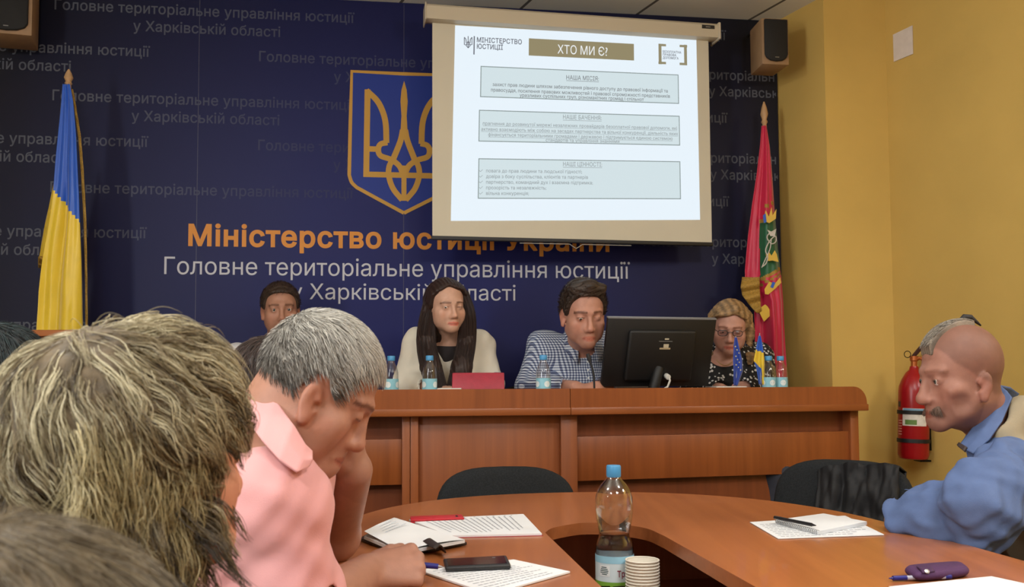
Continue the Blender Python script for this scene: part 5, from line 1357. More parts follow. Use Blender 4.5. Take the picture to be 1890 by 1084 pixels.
def seat_legs(F, pel, fwd, side, zf, o=0.0, thigh=.42, spread=.1):
    pel, fwd, side = Vector(pel), Vector(fwd).normalized(), Vector(side).normalized(); fwd.z = 0
    for s_ in (-1, 1):
        h_ = pel + side * s_ * .09; kn = pel + side * s_ * (.09 + spread * .5) + fwd * thigh; kn.z = min(pel.z + .02, zf + .52)
        an = kn + fwd * -.02; an.z = zf + .08; toe = an + fwd * .16; toe.z = zf + .035
        F.chain([h_, kn, an], [.085 + o, .062 + o, .042 + o], .03); F.cone(an - Vector((0, 0, .03)), toe, .042 + o * .5, .034 + o * .5, .02)
def skin_person(name_label, cat, base, F, h, m, label, group=None):
    t = thing('person', label, cat, base, 0, group); P, Q = F.mesh(1); np_mesh('body', P, Q, m, t, h.paint(P)); return t
def cloth_mesh(name, F, m, par, sm=1):
    P, Q = F.mesh(sm); return np_mesh(name, P, Q, m, par, None)
def folds(a, s, seed=0, d=(1, 1, 1)):
    """soft cloth folds as a displacement"""
    def fn(X, Y, Z):
        u = X * s * d[0]; v = Y * s * d[1]; w = Z * s * d[2]
        return a * (np.sin(u + 1.7 * w + seed + 1.3 * np.sin(v * .9 + w * .6)) * .6 + np.sin(1.9 * v - 1.3 * w + .8 * np.sin(u * 1.3 + seed)) * .5 + .35 * np.sin(2.7 * u - 2.2 * w + 1.9 * v + seed * 2))
    return fn
def collar(name, m, par, ctr, up, fwd, r, hgt, spread, drop, th=.004, gap=.5):
    """turned-down shirt collar: a band round the neck whose front ends fall into points"""
    up, fwd = Vector(up).normalized(), Vector(fwd); fwd = (fwd - up * fwd.dot(up)).normalized(); sd = fwd.cross(up); ctr = Vector(ctr); mb = MB()
    def f(i, j):
        a = gap * .5 + (2 * PI - gap) * i; e = abs(math.cos(a / 2)) ** 2                     # 1 at the front
        rr = r * (1 + .10 * (1 - e)); q = sd * math.sin(a) * rr + fwd * math.cos(a) * rr * 1.08
        s = j * 2
        if s < 1: return ctr + q * (1 + .02 * s) + up * (hgt * s - drop * e * 1.0)
        o = s - 1; fall = hgt * .98 + spread * e ** 3
        return ctr + q * (1.02 + .20 * o * (1 + .5 * e ** 2)) + up * (hgt - drop * e - fall * o) + fwd * (.02 * e ** 4 * o)
    mb.grid(f, 48, 12); return mb.build(name, m, par, smooth=50, solid=th)
# ================================================================== PEOPLE
def skin(name, rgb, rough=.5): return tint_mat(name, rgb, rough, spec=.35, var=.07, scale=45, bump=.12, bscale=420, sss=.06)
def hairm(name, rgb, rough=.5): return tint_mat(name, rgb, rough, spec=.45, var=.18, scale=120, bump=.5, bscale=500)
M_STR = tint_mat('hair_strands', (255, 255, 255), .42, spec=.5, var=.0, bump=0)
V3 = lambda *a: Vector(a)
def seated(label, h, m_skin, m_top, top_name, fwd, neck, sl, sr, chest, pel, zf, arms=(), o=.012, vox=.005, zlow=None, carve=None, wr=None, trousers=(48, 50, 60), w=1.0, body_fn=None, top_fn=None, group=None, base=None):
    """one seated person: continuous skin (head, neck, torso, arms, hands), a garment on the torso, trousers to the floor"""
    fwd, neck, sl, sr, chest, pel = (Vector(q) for q in (fwd, neck, sl, sr, chest, pel)); side = fwd.cross(V3(0, 0, 1)).normalized()
    pts = [h.p, neck, sl, sr, chest, pel] + [Vector(q) for a in arms for q in a['pts']]
    lo = [min(p[i] for p in pts) for i in range(3)]; hi = [max(p[i] for p in pts) for i in range(3)]
    mg = (.20, .20); zt_ = h.p.z + .16; zb_ = pel.z - .14; zl = zb_ + .05 if zlow is None else max(zlow, zb_ + .05)
    zseg = [(zb_, zl, .012), (zl, zt_, vox)]
    F = Field([(lo[0] - mg[0], hi[0] + mg[0], vox)], [(lo[1] - mg[1], hi[1] + mg[1], vox)], zseg)
    torso(F, pel, chest, neck, sl, sr, fwd, 0.0, w=w)
    for a in arms:
        F.chain([Vector(q) for q in a['pts']], a.get('rs', [.056, .043, .029]), .025)
        if a.get('hand'): hand(F, a['pts'][-1], **a['hand'])
    h.o['neck'] = neck; h.grow(F)
    if body_fn: body_fn(F)
    t = thing('person', label, 'person', base or (pel.x, pel.y, zf), 0, group)
    P, Q = F.mesh(1); np_mesh('body', P, Q, m_skin, t, h.paint(P)); del F
    G = Field([(lo[0] - mg[0], hi[0] + mg[0], vox)], [(lo[1] - mg[1], hi[1] + mg[1], vox)], zseg)
    torso(G, pel, chest, neck, sl, sr, fwd, o, w=w)
    for a in arms:
        p_ = [Vector(q) for q in a['pts']]; rs = [r + a.get('so', o + .008) for r in a.get('rs', [.056, .043, .029])]; k = a.get('sleeve', 1.9); n = int(k); q = p_[:n + 1]; r = rs[:n + 1]
        if k > n: q = q + [p_[n].lerp(p_[n + 1], k - n)]; r = r + [rs[n] + (rs[n + 1] - rs[n]) * (k - n) + a.get('flare', 0)]
        G.chain(q, r, .03)
        if a.get('flat_end', 1): 
            e = q[-1]; d = (q[-1] - q[-2]).normalized(); G.cone(e + d * (r[-1] * 1.0), e + d * (r[-1] + .03), r[-1] + .004, r[-1] + .004, .004, 'c'); G.cone(e + d * .0, e + d * (r[-1] + .02), r[-1] * .82, r[-1] * .82, .006, 'c')
    if top_fn: top_fn(G)
    G.wrinkle(wr or folds(.004, 22))
    nr = h.o.get('neck_r', .054 if not h.o.get('fem', 0) else .046) * 1.08
    G.cone(neck + (neck - chest).normalized() * -.02, h.P(0, -.02, -.09), nr, nr * 1.05, .01, 'c')
    if carve: carve(G)
    cloth_mesh(top_name, G, m_top, t); del G
    L = Field([(pel.x - .75, pel.x + .75, .014)], [(pel.y - .75, pel.y + .75, .014)], [(zf, pel.z + .14, .014)])
    L.ell(pel, (.17, .15, .13), None, .05); seat_legs(L, pel, fwd, side, zf, .012)
    cloth_mesh('trousers', L, mat('trouser_cloth', trousers, .8, var=.1, scale=30), t, 1)
    return t
def near_arm(*p, **k): return dict(pts=[Vector(q) for q in p], **k)

# ------------------------------------------------------------------ man in white at the left end of the presidium
h = Head(at(518, 572, 4.03), PI + .30, -.06, .03, (.98, .98, .98), eye=.0038, brow=(.30, .24, .20), stubble=.35, jaw=1.05)
p = h.p; nk = p + V3(-.01, .05, -.165)
t1 = seated('person in a white shirt at the left end of the presidium', h, skin('skin_tanned', (168, 122, 100)), mat('white_shirt', (214, 214, 216), .8, var=.04, scale=20), 'shirt',
    V3(.1, -1, 0), nk, nk + V3(-.17, .02, -.085), nk + V3(.17, .02, -.085), nk + V3(0, .03, -.26), nk + V3(0, .12, -.62), PLAT,
    [near_arm(nk + V3(-.19, .02, -.045), nk + V3(-.25, -.03, -.30), nk + V3(-.08, -.22, -.33), hand=dict(dirn=V3(1, -.2, 0), back=V3(0, 0, 1))), near_arm(nk + V3(.19, .02, -.045), nk + V3(.25, -.03, -.30), nk + V3(.08, -.2, -.33), hand=dict(dirn=V3(-1, -.2, 0), back=V3(0, 0, 1), side=-1))], w=.88, o=.008)
hm = hairm('dark_brown_hair', (58, 44, 34))
hair_cap(h, t1, hm, .010, [-.055, -.055, -.03, .026, .026, .000, .010, .054, .070, .078], .002, .004, tintfn=lambda L: grey_noise(L))
rt = skull_points(h, 1100, lambda x, y, z: z > hairline([-.055, -.055, -.03, .026, .026, .004, .014, .056, .070, .078], y), .008)
g = flow(rt, 5, RNG.uniform(.012, .026, len(rt)), lambda t: .008 + .008 * t, lambda p_, t: np.array((.1, .75, -.1)) + 0 * p_, .5, 4); v = RNG.uniform(.5, 1.8, (len(g), 1))
strands('hair_strands', to_world(h, g), .0008, M_STR, t1, np.array(lin((66, 52, 40)))[None] * v)
h.eyes(t1, (60, 60, 50), (.1, 0))
collar('collar', mat('white_collar', (222, 222, 226), .8), t1, nk + V3(0, -.005, .03), V3(0, -.25, 1), V3(.1, -1, 0), .064, .036, .03, .02)

# ------------------------------------------------------------------ woman in the white jacket
h = Head(at(824, 566, 3.84), PI + .42, -.10, .04, (.93, .95, .92), fem=1, eye=.0016, lip=(1.0, .42, .40), brow=(.18, .12, .10), brow_t=.0034, lash=1.0, jaw=.96, neck_r=.045)
sl, sr, nk = at(774, 636, 3.95), at(882, 638, 3.99), at(824, 626, 3.94)
def vee(G):
    G.cone(at(826, 612, 3.86), at(832, 690, 3.76), .075, .05, .01, 'c'); G.cone(at(826, 612, 3.78), at(832, 710, 3.70), .08, .05, .01, 'c')
t2 = seated('person with very long dark brown hair in a white jacket, behind the red tablet', h, skin('skin_pale', (196, 154, 132)), mat('cream_jacket', (226, 220, 204), .75, var=.03, scale=20, bump=.2, bscale=300), 'jacket',
    V3(.15, -1, 0), nk, sl, sr, at(826, 700, 3.97), at(826, 860, 4.05), PLAT,
    [near_arm(sl, at(752, 708, 3.95), at(797, 716, 3.76), hand=dict(dirn=V3(1, -.3, -.1), back=V3(0, 0, 1)), so=.016, sleeve=1.85), near_arm(sr, at(902, 708, 3.97), at(872, 717, 3.76), hand=dict(dirn=V3(-1, -.3, -.1), back=V3(0, 0, 1), side=-1), so=.016, sleeve=1.85)], carve=vee, wr=folds(.004, 26, 2), vox=.005, w=.84)
hm = hairm('long_dark_hair', (44, 27, 22)); 
G = Field([(t2.location.x - .3, t2.location.x + .3, .005)], [(3.55, 4.15, .005)], [(.98, 1.4, .005)])
torso(G, at(826, 860, 4.05), at(826, 700, 3.97), nk - V3(0, 0, .03), sl - V3(0, 0, .05), sr - V3(0, 0, .05), V3(.15, -1, 0), .006, w=.84); G.cone(at(826, 610, 3.84), at(829, 655, 3.80), .045, .012, .008, 'c'); cloth_mesh('blouse', G, mat('dark_blouse', (34, 26, 28), .8), t2)
A_ = [at(803, 540, 3.86), at(792, 580, 3.84), at(786, 630, 3.80), at(796, 680, 3.76), at(808, 722, 3.74)]; B_ = [at(850, 540, 3.86), at(862, 580, 3.86), at(862, 630, 3.81), at(852, 680, 3.77), at(842, 722, 3.74)]
def curtains(F):
    F.chain(A_, [.022, .026, .032, .038, .036], .03); F.chain(B_, [.022, .024, .030, .038, .036], .03); F.chain([h.P(0, -.09, .02), h.P(0, -.09, -.1), nk + V3(0, .09, -.1)], [.07, .075, .09], .03)
HW = [-.5, -.5, -.5, -.10, -.012, -.006, .044, .064, .078, .095]
m3 = .45
F = Field([(h.p.x - .22, h.p.x + .22, .004)], [(h.p.y - .25, h.p.y + .25, .004)], [(.99, h.p.z + .14, .004)])
F.ell(h.P(0, -.012, .032), tuple((SK_R[i] + .014) * h.sc[i] for i in range(3)), h.R, .01); curtains(F)
X, Y, Z = np.meshgrid(*F.ax, indexing='ij'); L = h.loc(np.stack([X.ravel(), Y.ravel(), Z.ravel()], 1))
ln = np.where((L[:, 2] > -.125), (hairline(HW, L[:, 1]) + .016 * np.exp(-((L[:, 0] - .012) / .022) ** 2) * (L[:, 1] > .03) - L[:, 2]) * .6, -1); ln = np.where((np.abs(L[:, 0]) < .052) & (L[:, 1] > .02) & (L[:, 2] <= .07) & (L[:, 2] > -.14), np.maximum(ln, .004), ln)
d = F.D.ravel() + .0022 * np.sin(L[:, 0] * 420 + 2 * np.sin(L[:, 2] * 30)) + .0015 * fnoise(L, 90)[:, 0]
F.D = np.maximum(d, ln).reshape(F.D.shape).astype(f32); P, Q = F.mesh(1); np_mesh('hair', P, Q, hm, t2, grey_noise(h.loc(P), .3))
g = []
for Pth, rr in ((A_, .035), (B_, .033)):
    for _ in range(170):
        a = RNG.uniform(0, 6.28); c = [Vector(q) + V3(math.cos(a) * rr * s_, -abs(math.sin(a)) * rr * s_, 0) for q, s_ in zip(Pth, (.8, .9, 1.0, 1.15, 1.1))]
        c = curve([tuple(q) for q in c], 4) if False else [tuple(q) for q in c]; g.append([np.array(q_) for q_ in curve(c, 3)]) if True else g.append([np.array(c[0]) * (1 - k) + np.array(c[1]) * k for k in (0, .5)] + [np.array(c[1]) * (1 - k) + np.array(c[2]) * k for k in (0, .5)] + [np.array(c[2]) * (1 - k) + np.array(c[3]) * k for k in (0, .5)] + [np.array(c[3]), np.array(c[4])])
g = clumped(np.array(g), 4, .004, .3); v = RNG.uniform(.5, 1.2, (len(g), 1)); strands('hair_strands', g, .0009, M_STR, t2, np.array(lin((52, 32, 26)))[None] * v)
h.eyes(t2, (50, 36, 28), (.35, -.35))
mb = MB(); q = h.P(.081, -.008, -.045); mb.lathe([(0, -.006), (.0035, -.003), (.0035, .002), (0, .006)], 12, q, cap=False); mb.build('earring', mat('pearl', (214, 206, 190), .25), t2)

# ------------------------------------------------------------------ man in the checked shirt
def gingham(name):
    m, nt, b = new_mat(name); tc = nt.nodes.new('ShaderNodeTexCoord'); sx = nt.nodes.new('ShaderNodeSeparateXYZ'); nt.links.new(tc.outputs['Object'], sx.inputs[0])
    def band(sock, sc):
        a = nt.nodes.new('ShaderNodeMath'); a.operation = 'MULTIPLY'; a.inputs[1].default_value = sc; nt.links.new(sock, a.inputs[0])
        f = nt.nodes.new('ShaderNodeMath'); f.operation = 'FRACT'; nt.links.new(a.outputs[0], f.inputs[0])
        g_ = nt.nodes.new('ShaderNodeMath'); g_.operation = 'GREATER_THAN'; g_.inputs[1].default_value = .52; nt.links.new(f.outputs[0], g_.inputs[0]); return g_.outputs[0]
    ad = nt.nodes.new('ShaderNodeMath'); ad.operation = 'ADD'; nt.links.new(sx.outputs['X'], ad.inputs[0]); nt.links.new(sx.outputs['Y'], ad.inputs[1])
    s_ = nt.nodes.new('ShaderNodeMath'); s_.operation = 'ADD'; nt.links.new(band(ad.outputs[0], 92), s_.inputs[0]); nt.links.new(band(sx.outputs['Z'], 92), s_.inputs[1])
    h_ = nt.nodes.new('ShaderNodeMath'); h_.operation = 'MULTIPLY'; h_.inputs[1].default_value = .5; nt.links.new(s_.outputs[0], h_.inputs[0])
    r = nt.nodes.new('ShaderNodeValToRGB'); r.color_ramp.interpolation = 'CONSTANT'; r.color_ramp.elements[0].color = (*lin((206, 212, 220)), 1); r.color_ramp.elements[1].color = (*lin((42, 48, 84)), 1); r.color_ramp.elements[1].position = .75
    e = r.color_ramp.elements.new(.25); e.color = (*lin((120, 132, 158)), 1)
    nt.links.new(h_.outputs[0], r.inputs['Fac']); nt.links.new(r.outputs['Color'], b.inputs['Base Color']); b.inputs['Roughness'].default_value = .8; return m
h = Head(at(1077, 580, 3.74), PI + .20, -.24, .03, (1.08, 1.05, 1.12), eye=.0014, brow=(.22, .16, .13), stubble=.3, jaw=1.06, lash=.8)
sl, sr, nk = at(1004, 644, 3.98), at(1146, 640, 4.02), at(1074, 636, 3.93)
mg_ = gingham('gingham_cotton')
t3 = seated('person in a blue and white checked shirt looking down beside the monitor', h, skin('skin_ruddy', (184, 134, 114)), mg_, 'shirt',
    V3(.1, -1, -.15), nk, sl, sr, at(1076, 715, 3.98), at(1076, 880, 4.12), PLAT,
    [near_arm(sl, at(980, 716, 3.93), at(1062, 716, 3.72), hand=dict(dirn=V3(1, -.2, -.1), back=V3(0, -.3, 1)), so=.02, sleeve=1.8), near_arm(sr, at(1166, 716, 3.95), at(1100, 717, 3.72), hand=dict(dirn=V3(-1, -.2, -.1), back=V3(0, -.3, 1), side=-1), so=.02, sleeve=1.8)], wr=folds(.006, 20, 4), vox=.005,
    carve=lambda G: G.cone(at(1078, 628, 3.84), at(1084, 664, 3.78), .045, .012, .008, 'c'))
hm = hairm('brown_quiff', (54, 42, 34))
def quiff(F):
    F.chain([h.P(-.05, .055, .100), h.P(.0, .065, .108), h.P(.05, .05, .100)], [.022, .026, .022], .02); F.ell(h.P(0, .0, .085), (.07, .08, .05), h.R, .02)
hair_cap(h, t3, hm, .010, [-.058, -.055, -.03, .024, .024, -.004, .006, .046, .072, .080], .0035, .0035, extra=quiff, tintfn=lambda L: grey_noise(L, .4), freq=170)
rt = skull_points(h, 1500, lambda x, y, z: z > hairline([-.058, -.055, -.03, .024, .024, .0, .01, .048, .072, .082], y), .008)
g = flow(rt, 5, RNG.uniform(.018, .034, len(rt)), lambda t: .008 + .012 * t, lambda p_, t: np.array((.25, .55, .25)) + 0 * p_, .5, 2); v = RNG.uniform(.5, 1.7, (len(g), 1))
strands('hair_strands', to_world(h, g), .0008, M_STR, t3, np.array(lin((64, 48, 38)))[None] * v)
h.eyes(t3, (50, 40, 34), (.1, -.5))
collar('collar', mg_, t3, nk + V3(.005, -.02, .035), V3(0.02, -.3, 1), V3(.12, -1, 0), .070, .036, .05, .05, gap=.9)
mb = MB()
for k in range(4): mb.lathe([(.004, 0), (.004, .001), (0, .0015)], 10, at(1085 + .5 * k, 668 + 15 * k, 3.80), Matrix.Rotation(PI / 2, 3, 'X'), cap=False)
mb.build('buttons', mat('shirt_button', (214, 214, 210), .3), t3)['kind'] = 'stuff'

# ------------------------------------------------------------------ woman with glasses behind the monitor
h = Head(at(1347, 604, 4.02), PI - .22, -.30, -.05, (.94, .94, .93), fem=1, eye=.0022, lip=(.95, .50, .48), brow=(.42, .32, .26), neck_r=.045)
nk, sl, sr = at(1342, 660, 4.10), at(1290, 676, 4.15), at(1398, 664, 4.18)
m, nt, b = new_mat('dotted_dress'); b.inputs['Roughness'].default_value = .8; tc = nt.nodes.new('ShaderNodeTexCoord'); vo = nt.nodes.new('ShaderNodeTexVoronoi'); vo.inputs['Scale'].default_value = 62
rp = nt.nodes.new('ShaderNodeValToRGB'); rp.color_ramp.interpolation = 'CONSTANT'; rp.color_ramp.elements[0].color = (*lin((206, 206, 204)), 1); rp.color_ramp.elements[1].color = (*lin((17, 17, 21)), 1); rp.color_ramp.elements[1].position = .33
nt.links.new(tc.outputs['Object'], vo.inputs['Vector']); nt.links.new(vo.outputs['Distance'], rp.inputs['Fac']); nt.links.new(rp.outputs['Color'], b.inputs['Base Color'])
t4 = seated('person with glasses in a black dress with white spots, right of the monitor', h, skin('skin_rosy', (190, 142, 124)), m, 'dress',
    V3(-.1, -1, -.1), nk, sl, sr, at(1344, 722, 4.12), at(1344, 860, 4.22), PLAT,
    [near_arm(sl, at(1282, 722, 4.1), at(1330, 720, 3.98), hand=dict(dirn=V3(1, -.3, -.1), back=V3(0, 0, 1)), sleeve=1.9), near_arm(sr, at(1410, 718, 4.1), at(1372, 720, 3.98), hand=dict(dirn=V3(-1, -.3, -.1), back=V3(0, 0, 1), side=-1), sleeve=1.9)], o=.010, wr=folds(.004, 24, 1),
    carve=lambda G: G.ell(at(1338, 656, 4.0), (.075, .09, .05), None, .01, 'c'))
hm = hairm('light_brown_bob', (140, 112, 78))
def bob(F):
    F.chain([h.P(-.07, .0, .05), at(1381, 612, 4.0), at(1386, 650, 3.99), at(1384, 676, 4.0)], [.028, .024, .020, .010], .02)
    F.chain([h.P(.07, .0, .05), at(1312, 612, 4.02), at(1310, 650, 4.02)], [.028, .026, .018], .02); F.ell(h.P(0, -.07, -.03), (.08, .05, .1), h.R, .03); F.chain([h.P(-.02, .062, .10), h.P(.045, .074, .066), h.P(.066, .05, .02)], [.018, .016, .014], .02)
HB = [-.5, -.5, -.5, -.5, -.5, -.02, .028, .05, .060, .074]
hair_cap(h, t4, hm, .014, HB, .003, .004, extra=bob, tintfn=lambda L: np.clip(1 + .35 * np.sin(L[:, :1] * 190 + 1.2 * np.sin(L[:, 2:] * 22) + 60 * L[:, 1:2]) + .3 * fnoise(L, 200, 2)[:, :1], .5, 1.6) * np.array([[1, .97, .9]]), keep=lambda x, y, z: np.where((np.abs(x) < .056 - .10 * np.clip(z - .0, 0, .1)) & (y > .0) & (z < .056), .006, np.where((z > -.11), (hairline(HB, y) + .012 * np.exp(-((x + .02) / .02) ** 2) * (y > .03) - z) * .5, -1)))
h.eyes(t4, (60, 60, 54), (0, -.5))
m_gl = mat('dark_glasses_frame', (34, 30, 34), .3)
gl = MB()
for q in (-1, 1):
    gl.tube([h.P(q * .033 + .021 * math.copysign(abs(math.cos(a)) ** .7, math.cos(a)), .104 - .006 * abs(math.cos(a)), -.004 + .0135 * math.copysign(abs(math.sin(a)) ** .7, math.sin(a))) for a in [2 * PI * k / 24 for k in range(24)]], .0017, 6, closed=True)
    gl.tube([h.P(q * .054, .098, .002), h.P(q * .072, .06, .004), h.P(q * .080, .0, .002)], .0015, 6)
gl.tube([h.P(-.012, .106, .0), h.P(0, .108, .003), h.P(.012, .106, .0)], .0016, 6)
go = gl.build('glasses', m_gl, t4)
mb = MB()
for q in (-1, 1): mb.add([h.P(q * .033 + .020 * math.cos(a), .1035, -.004 + .0125 * math.sin(a)) for a in [2 * PI * k / 24 for k in range(24)]], [tuple(range(24))])
mb.build('lenses', pet('lens_glass', (.92, .93, 1.0), .35), go, smooth=0)
mb = MB(); mb.tube([at(u, v, 4.0) for u, v in curve([(1322, 664), (1330, 672), (1340, 675), (1352, 668)], 5)], .0018, 6); mb.build('necklace', mat('gold_chain', (190, 160, 110), .3, .8), t4)
# ------------------------------------------------------------------ grey-haired man in pink (writing, face on hand)
def mixcol(a, b, w): return np.array(lin(a))[None] * (1 - w) + np.array(lin(b))[None] * w
h = Head(at(586, 722, 1.45), -PI / 2 + .18, -.56, 0, (1.0, .93, 1.0), eye=0, brow=(.32, .26, .24), stubble=.25, jaw=1.12, nose=1.1, ear_z=-.016, ear_y=.012, neck_r=.060, lash=.7, lip=(.85, .55, .5))
nk = at(520, 822, 1.52)
sl, sr = at(510, 862, 1.77), at(506, 922, 1.385)                    # far (left) and near (right) shoulder
chest, pel = at(440, 1010, 1.56), at(330, 1330, 1.58); pel.z = .52
elbF = at(616, 1003, 1.80); elbF.z = TT + .048; wrF = at(650, 868, 1.63)
elbN = at(566, 1135, 1.40); wrN = at(676, 1080, 1.555); wrN.z = TT + .026
handN = dict(dirn=V3(.86, .42, .06), back=V3(.2, -.66, .74), sc=1.0, side=-1, curl=(.80, 1.0, 1.05, 1.1), thumb=(.55, .4), spread=.03, k=.004)
def far_hand(F):
    w = wrF; d = (h.P(.0, .122, -.070) - w); d.normalize()
    hand(F, w, d * .5 + V3(.05, -.05, .9), V3(.97, -.15, -.1), 1.0, -1, (1.05, 1.2, 1.2, 1.2), (.5, .4), .02, k=.004)
def pink_carve(G):
    e = at(586, 1062, 1.42)
def pink_sleeves(G):
    G.chain([sr, at(545, 985, 1.38), at(556, 1062, 1.395)], [.072, .074, .076], .03)
m_pink = mat('pink_cotton', (216, 156, 155), .8, var=.03, scale=14, bump=.25, bscale=700, sheen=.15)
m_sk6 = skin('skin_tanned_grey_man', (168, 122, 102))
t6 = seated('person with short grey hair in a pink shirt, head bowed on his hand, writing', h, m_sk6, m_pink, 'shirt', V3(1, .1, -.55), nk, sl, sr, chest, pel, 0.0,
    [near_arm(sr, elbN, wrN, rs=[.062, .048, .031], hand=handN, sleeve=.98, so=.010, flare=.008), near_arm(sl, elbF, wrF, rs=[.058, .047, .036], sleeve=.42, so=.020, flare=.01)],
    vox=.0036, zlow=.70, o=.014, wr=lambda X, Y, Z: folds(.0055, 17, 3)(X, Y, Z) + folds(.0022, 44, 6)(X, Y, Z), trousers=(60, 62, 72), body_fn=far_hand, w=1.05)
# short grey hair, brushed forward
HG = [-.052, -.050, -.026, .026, .028, .012, .000, .048, .078, .088]
hm = hairm('grey_hair_base', (128, 124, 116)); hair_cap(h, t6, hm, .005, HG, .0012, .003, tintfn=lambda L: grey_noise(L, .35), freq=200)
rt = skull_points(h, 6500, lambda x, y, z: z > hairline(HG, y) + .003, .003)
top = np.clip((rt[:, 2] - .03) / .06, 0, 1)
g = flow(rt, 5, .012 + .020 * top + RNG.uniform(0, .008, len(rt)), lambda t: .004 + .008 * t, lambda p_, t: np.stack([.25 * np.sign(p_[:, 0]) * (p_[:, 2] < .08), .9 + 0 * p_[:, 0], -.55 + 0 * p_[:, 2]], 1), .45, 1)
w_ = np.clip(RNG.normal(.45, .32, (len(g), 1)) + .35 * np.clip(rt[:, 2:3] - .06, -.1, .05) / .05 - .25 * (rt[:, 2:3] < .02), 0, 1)
strands('hair_strands', to_world(h, g), .00055, M_STR, t6, mixcol((78, 72, 66), (226, 222, 212), w_))
nrm = h.R @ V3(0, 0, 1)
# shirt collar standing up the bent neck, front point hanging
def strip(name, par, rows, m, th=.004, nu=14, nv=24):
    """cloth strip through rows of world points (each row a list of points across)"""
    R_ = [[np.array(p_) for p_ in r] for r in rows]; mb = MB()
    def smp(L, t):
        k = t * (len(L) - 1); q = min(int(k), len(L) - 2); w = k - q; w = w * w * (3 - 2 * w) * .5 + w * .5; return L[q] * (1 - w) + L[q + 1] * w
    mb.grid(lambda i, j: Vector(smp([smp(r, i) for r in R_], j)), nu, nv); return mb.build(name, m, par, smooth=70, solid=th)
strip('collar', t6, [[at(474, 706, 1.43), at(466, 732, 1.40), at(456, 775, 1.37)], [at(507, 738, 1.385), at(495, 770, 1.36), at(482, 812, 1.33)], [at(541, 785, 1.355), at(529, 816, 1.33), at(516, 850, 1.31)], [at(563, 822, 1.35), at(558, 850, 1.325), at(548, 872, 1.31)], [at(575, 834, 1.36), at(576, 849, 1.34), at(570, 860, 1.335)]], m_pink, .004)
strip('collar', t6, [[at(472, 708, 1.50), at(478, 720, 1.56), at(480, 740, 1.60)], [at(500, 730, 1.60), at(505, 750, 1.63), at(510, 780, 1.66)], [at(560, 815, 1.60), at(572, 840, 1.62), at(580, 860, 1.64)], [at(586, 850, 1.58), at(592, 868, 1.58), at(590, 884, 1.58)]], m_pink, .004)
strip('placket', t6, [[at(572, 850, 1.45), at(580, 850, 1.50)], [at(590, 890, 1.47), at(598, 885, 1.55)], [at(596, 915, 1.49), at(604, 905, 1.58)], [at(590, 940, 1.50), at(596, 935, 1.58)]], m_pink, .004, 6, 10)
# pen held in the writing hand
pen('dark blue pen in the grey-haired man\'s writing hand', at(817, 1047, 1.60), at(683, 1034, 1.60), .0052, [(0, .06, .001, .003, mat('pen_metal_tip', (150, 150, 150), .3, .8), 'tip'), (.06, .55, .0048, .0056, m_pb, 'barrel'), (.55, 1, .0056, .0058, mat('violet_blue_plastic', (44, 40, 120), .35), 'cap')])

# ------------------------------------------------------------------ blonde woman in the foreground
h = Head(at(262, 846, .91), -PI / 2 + .86, .04, .05, (1.0, 1.0, 1.0), fem=1, ears=0, nose=.8, eye=.003, lip=(.95, .5, .48), brow=(.45, .36, .30), neck_r=.047, lash=.9, stubble=0)
nk = h.P(0, -.05, -.175); sdv = h.R @ V3(1, 0, 0); fw = h.R @ V3(0, 1, 0); fw.z = 0; fw.normalize(); sdv.z = 0; sdv.normalize()
t7 = seated('person with tousled blonde highlighted hair, seen from behind in the foreground', h, skin('skin_warm_cheek', (190, 134, 108)), mat('beige_knit', (150, 134, 116), .9, var=.08, scale=40, bump=.5, bscale=300), 'sweater', fw, nk, nk - sdv * .17 - V3(0, 0, .06), nk + sdv * .17 - V3(0, 0, .06),
    nk - fw * .01 - V3(0, 0, .26), nk - fw * .10 - V3(0, 0, .5), 0.0, [near_arm(nk + sdv * .17 - V3(0, 0, .06), nk + sdv * .21 + fw * .05 - V3(0, 0, .32), nk + sdv * .08 + fw * .26 - V3(0, 0, .36), hand=dict(dirn=fw, back=V3(0, 0, 1))), near_arm(nk - sdv * .17 - V3(0, 0, .06), nk - sdv * .21 + fw * .05 - V3(0, 0, .32), nk - sdv * .08 + fw * .26 - V3(0, 0, .36), hand=dict(dirn=fw, back=V3(0, 0, 1), side=-1))], vox=.0035, zlow=.80, w=.92)
h.eyes(t7, (70, 80, 84), (0, -.2))
mb = MB()
for q in (-1, 1):
    for k in range(16):
        a = -.9 + 1.8 * k / 15; b0 = h.P(q * .032 + .0125 * math.sin(a), .0735 + .0145 * math.cos(a), .002 - .0018 * abs(math.sin(a)))
        mb.tube([b0, b0 + h.R @ V3(.004 * math.sin(a), .006, .0005), b0 + h.R @ V3(.007 * math.sin(a), .010, .004)], [.0005, .0004, .0002], 4)
o = mb.build('eyelashes', mat('dark_lash', (22, 18, 18), .5), t7); o['kind'] = 'stuff'
HBL = [-.17, -.165, -.16, -.13, -.09, -.025, .02, .042, .056, .066]
hm = hairm('blonde_hair_base', (92, 78, 56), .6)
def puff(F):
    F.ell(h.P(0, -.045, .030), (.080, .080, .086), h.R, .03); F.ell(h.P(.0, -.05, -.06), (.076, .066, .075), h.R, .03); F.ell(h.P(.066, .0, -.035), (.020, .045, .065), h.R, .02); F.ell(h.P(-.066, .0, -.035), (.020, .045, .065), h.R, .02)
hair_cap(h, t7, hm, .010, HBL, .004, .0035, extra=puff, tintfn=lambda L: grey_noise(L, .4), freq=70)
wh = np.array((-.005, -.055, .118))                                   # the crown whorl
